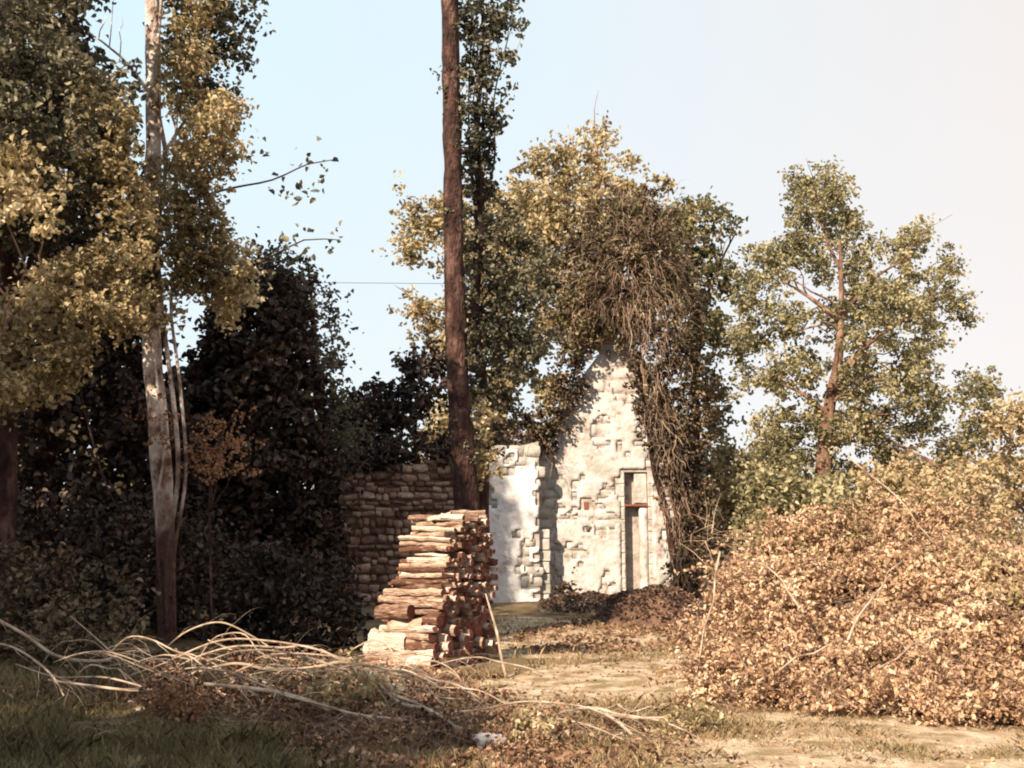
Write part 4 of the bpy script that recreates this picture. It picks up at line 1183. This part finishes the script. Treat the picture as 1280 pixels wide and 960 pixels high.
scatter_leaves('leaf_litter', [(620, 795), (720, 765), (880, 770), (900, 815), (700, 822), (640, 820)], 120, .09, M['litter'], 'thin scatter of dead leaves on the ground before the chapel', 'leaf litter', zlift=.04, patch=.3)
scatter_leaves('leaf_litter', [(420, 845), (520, 830), (600, 835), (640, 850), (500, 870), (420, 870)], 300, .07, M['litter'], 'bark crumbs and leaves around the foot of the woodpile', 'leaf litter', zlift=.04)
def pebbles(name, pix, N, lo, hi, mat, label):
    poly = [(ground_at(*p).x, ground_at(*p).y) for p in pix]
    xs = [p[0] for p in poly]; ys = [p[1] for p in poly]
    P = np.stack([rng.uniform(min(xs), max(xs), N), rng.uniform(min(ys), max(ys), N)], 1)
    ins, d = poly_inside(P, poly); P = P[ins]; N = len(P)
    Z = np.array([hgt(p[0], p[1]) for p in P]) + .012
    c = np.stack([P[:, 0], P[:, 1], Z], 1)
    r_ = (lo + (hi - lo) * rng.random((N, 1)) ** 3)
    ax = np.array([(1, 0, 0), (0, 1, 0), (-1, 0, 0), (0, -1, 0), (0, 0, .7), (0, 0, -.7)])
    V = c[:, None, :] + ax[None] * (r_[:, None, :] * rng.uniform(.6, 1.4, (N, 6, 1)))
    me = np_mesh(name, V, [(0, 1, 4), (1, 2, 4), (2, 3, 4), (3, 0, 4), (1, 0, 5), (2, 1, 5), (3, 2, 5), (0, 3, 5)], mat)
    link(name, me, label=label, cat='gravel', kind='stuff')
pebbles('gravel', [(520, 900), (600, 840), (880, 810), (1010, 835), (1010, 880), (700, 890), (600, 915)], 2600, .006, .03, M['path'], 'small stones and grit on the sandy path')
pebbles('gravel', [(600, 1010), (800, 900), (1400, 900), (1500, 1010)], 3800, .004, .02, M['path'], 'grit in the bleached grass of the lower right')
cr = [crown([(150, 872), (200, 835), (300, 805), (420, 818), (520, 860), (590, 905), (560, 925), (430, 890), (300, 880)], lambda a, b: 12.0 - np.clip((b - 800) / 110, 0, 1) * 2.3, .3, 260, .09, 8, .05, gap=.45, gap_scale=20, seed=74)]
undergrowth('withered leaves caught in the tangle of bleached branches', cr, M['litter'], (-2.2, 11, 0), 'withered leaves', 'withered_leaves')
blades('shade_grass', [(-120, 800), (100, 805), (330, 815), (450, 835), (450, 868), (200, 870), (-120, 872)], 260, .08, .24, M['grass'], 'sparse weedy grass in the shade behind the cut branches', 'grass', w=.008, patch=.15)
scatter_leaves('wood_chips', [(560, 905), (600, 850), (860, 812), (1010, 830), (1010, 878), (700, 892)], 70, .045, M['litter'], 'stray leaves and wood chips on the sandy path', 'litter', zlift=.02)
scatter_leaves('wood_chips', [(800, 905), (900, 885), (1330, 905), (1500, 1010), (780, 1010)], 90, .04, M['dry'], 'dry leaves shed over the bleached grass below the brush heap', 'litter', zlift=.03)
# pinkish clump
c = ground_at(215, 905)
cr = [crown([(185, 905), (190, 872), (225, 862), (250, 875), (252, 905)], 9.9, .3, 60, .09, 9, .05, seed=60)]
undergrowth('pinkish clump of dead bracken at the edge of the grass', cr, M['russet'], c, 'bracken', 'dead_bracken')
cr = [crown([(385, 880), (400, 835), (440, 822), (490, 850), (500, 880), (450, 900)], 10.6, .4, 110, .1, 8, .06, gap=.3, seed=61)]
undergrowth('yellow-green seedlings among the bleached branches', cr, M['gold'], ground_at(440, 890), 'seedlings', 'seedling_patch')
cr = [crown([(640, 940), (660, 885), (690, 880), (700, 930), (680, 955)], 9.0, .3, 60, .08, 6, .05, gap=.3, seed=62),
      crown([(820, 935), (850, 890), (920, 885), (900, 930)], 9.6, .3, 70, .08, 7, .05, gap=.3, seed=63)]
undergrowth('small yellowish weeds in the dry grass at the bottom centre', cr, M['gold'], ground_at(680, 940), 'weeds', 'weeds')

BR = [  # pixel path, depth start/end, radius, label
 ([(207, 810), (235, 788), (275, 777), (315, 795), (345, 815)], 12.2, 11.8, .010, 'thin bleached branch forming the highest arch at left of the brush'),
 ([(212, 838), (250, 818), (300, 806), (350, 808), (385, 812), (440, 828)], 11.8, 11.3, .012, 'bleached branch arching second from the top of the brush'),
 ([(150, 848), (200, 832), (270, 803), (330, 800), (400, 812), (450, 840)], 11.6, 11.2, .011, 'long bleached branch reaching down left to a fine tip'),
 ([(240, 842), (290, 832), (340, 836), (390, 832), (430, 830), (470, 846), (510, 872)], 11.2, 10.8, .020, 'thick pale branch lying through the middle of the brush'),
 ([(255, 855), (300, 858), (345, 864), (385, 876), (415, 890)], 10.6, 10.2, .024, 'whitish straight pole with a broken end lying lowest in the brush'),
 ([(60, 850), (110, 856), (165, 862), (215, 866), (250, 866)], 10.9, 10.8, .014, 'slim pink-grey stick lying flat left of the brush'),
 ([(-20, 765), (30, 792), (75, 818), (125, 826), (155, 814), (186, 814)], 12.3, 12.0, .020, 'crooked grey branch curling up to a pale cut end at far left'),
 ([(88, 770), (110, 792), (140, 812), (170, 838)], 12.2, 11.5, .008, 'thin dark twig slanting down beside the crooked grey branch'),
 ([(440, 812), (465, 800), (486, 815), (492, 840), (488, 868)], 11.8, 11.5, .010, 'hooped branch curving over in front of the woodpile foot'),
 ([(400, 812), (440, 832), (480, 850), (500, 875), (540, 892), (575, 915)], 11.4, 9.6, .020, 'stout bleached branch running down right out of the brush'),
 ([(430, 835), (470, 862), (520, 880), (560, 905), (590, 925)], 11.0, 9.3, .014, 'slender bleached branch below the stout one'),
 ([(350, 868), (400, 880), (450, 892), (510, 900)], 10.3, 9.8, .012, 'short pale stick tucked under the brush'),
 ([(540, 892), (600, 886), (660, 880), (720, 884), (760, 892)], 10.3, 10.0, .009, 'long fine twig lying across the bottom centre grass'),
 ([(700, 890), (745, 884), (790, 894), (835, 897)], 10.2, 9.9, .014, 'pale forked branch on the grass right of centre'),
 ([(735, 884), (765, 895), (790, 918)], 10.1, 9.3, .015, 'side fork of pale wood pointing down on the grass right of centre'),
 ([(772, 880), (790, 888), (815, 882)], 10.1, 10.0, .008, 'small curved twig above the pale forked branch'),
 ([(770, 892), (830, 900), (870, 925), (880, 945)], 9.9, 8.9, .008, 'thin curved twig trailing to the lower right grass'),
 ([(640, 905), (680, 898), (730, 908), (780, 925)], 9.6, 9.1, .008, 'thin twig nearest the flat whitish stone'),
 ([(260, 800), (310, 820), (360, 826), (420, 838)], 11.9, 11.2, .008, 'fine grey twig crossing behind the arches'),
 ([(290, 850), (320, 822), (370, 815), (420, 822), (450, 826)], 11.3, 11.2, .009, 'low bowed branch in the heart of the brush'),
 ([(320, 880), (335, 850), (360, 838), (400, 836)], 10.9, 10.9, .007, 'short hooked twig under the bowed branch'),
 ([(20, 830), (70, 845), (130, 850), (190, 862)], 11.6, 10.9, .010, 'dull stick half hidden in the litter at left'),
 ([(-30, 800), (20, 812), (60, 840), (80, 870)], 11.6, 10.4, .010, 'dark curved branch at the left edge above the grass'),
]
ordn = ['lowest', 'second', 'third', 'fourth', 'fifth', 'sixth', 'seventh', 'eighth', 'ninth', 'tenth', 'eleventh', 'twelfth', 'thirteenth', 'fourteenth', 'fifteenth', 'sixteenth', 'seventeenth', 'last']
rb = random.Random(77)
tens = ['', '', 'twenty', 'thirty']; units = ['', 'first', 'second', 'third', 'fourth', 'fifth', 'sixth', 'seventh', 'eighth', 'ninth']
teens = ['tenth', 'eleventh', 'twelfth', 'thirteenth', 'fourteenth', 'fifteenth', 'sixteenth', 'seventeenth', 'eighteenth', 'nineteenth']
def rod_no(q):
    q += 1
    if q < 10: return units[q]
    if q < 20: return teens[q - 10]
    return {20: 'twentieth', 30: 'thirtieth'}.get(q, tens[q // 10] + '-' + units[q % 10])
for q in range(34):                       # the finer rods of the same brush
    x0 = 40 + q * 15 + rb.uniform(-12, 12); y0 = 822 + rb.uniform(0, 48) + (12 if q > 20 else 0); ln = rb.uniform(90, 190); hh = rb.uniform(10, 42); sl = rb.uniform(-8, 34)
    pp = [(x0 + ln * k / 5, y0 + sl * k / 5 - hh * math.sin(math.pi * (k / 5) ** .8) + rb.uniform(-3, 3)) for k in range(6)]
    yy = rb.uniform(10.6, 12)
    BR.append((pp, yy, yy - .3, rb.uniform(.005, .009), 'fine bleached rod in the brush tangle, %s counting from the left' % rod_no(q)))
for pts, y0, y1, r, lab in BR:
    n = len(pts)
    P = []
    for i, (x, y) in enumerate(pts):
        p = at(x, y, y0 + (y1 - y0) * i / (n - 1))
        p.z = max(p.z, hgt(p.x, p.y) + r)
        P.append(p)
    for i in range(1, n - 1):
        P[i] += Vector((random.uniform(-.03, .03), random.uniform(-.05, .05), random.uniform(-.02, .03)))
    rr = [r * (.35 + .65 * math.sin(math.pi * (i + .6) / (n + .4)) ** .5) for i in range(n)]
    t = thing('fallen_branch', lab, 'branch', P[0], 'bleached branches strewn over the foreground')
    part('bough', tube_mesh('bough', P, rr, M['bleached'], 7, .25, random.random() * 5, step=.06), t)
    org = []; dr = []
    for k in range(random.randint(7, 13)):
        i = random.randrange(1, n); f_ = random.random()
        o = P[i - 1].lerp(P[i], f_)
        d = (P[i] - P[i - 1]).normalized() + Vector((random.gauss(0, .5), random.gauss(-.1, .4), random.uniform(-.1, .6)))
        org.append(o); dr.append(d)
    v, f = twig_strips(org, dr, .45, r * .3, .12, 7, .22)
    part('twigs', new_mesh('twigs', v, f, M['bleached']), t, kind='stuff')
# tangle of small twigs nobody could count
org = []; dr = []
for _ in range(900):
    px = random.gauss(360, 130) if random.random() < .7 else random.uniform(-20, 900); py = random.uniform(835, 935)
    if px > 860: continue
    g = ground_at(px, py); g.z += random.uniform(.01, .10)
    org.append(g); dr.append(Vector((random.gauss(0, 1), random.gauss(0, .6), random.uniform(-.05, .35))))
v, f = twig_strips(org, dr, .4, .0035, .10, 5, .2)
link('twig_litter', new_mesh('twig_litter', v, f, M['vinetwig']), label='fine broken twigs tangled through the foreground litter', cat='twigs', kind='stuff')
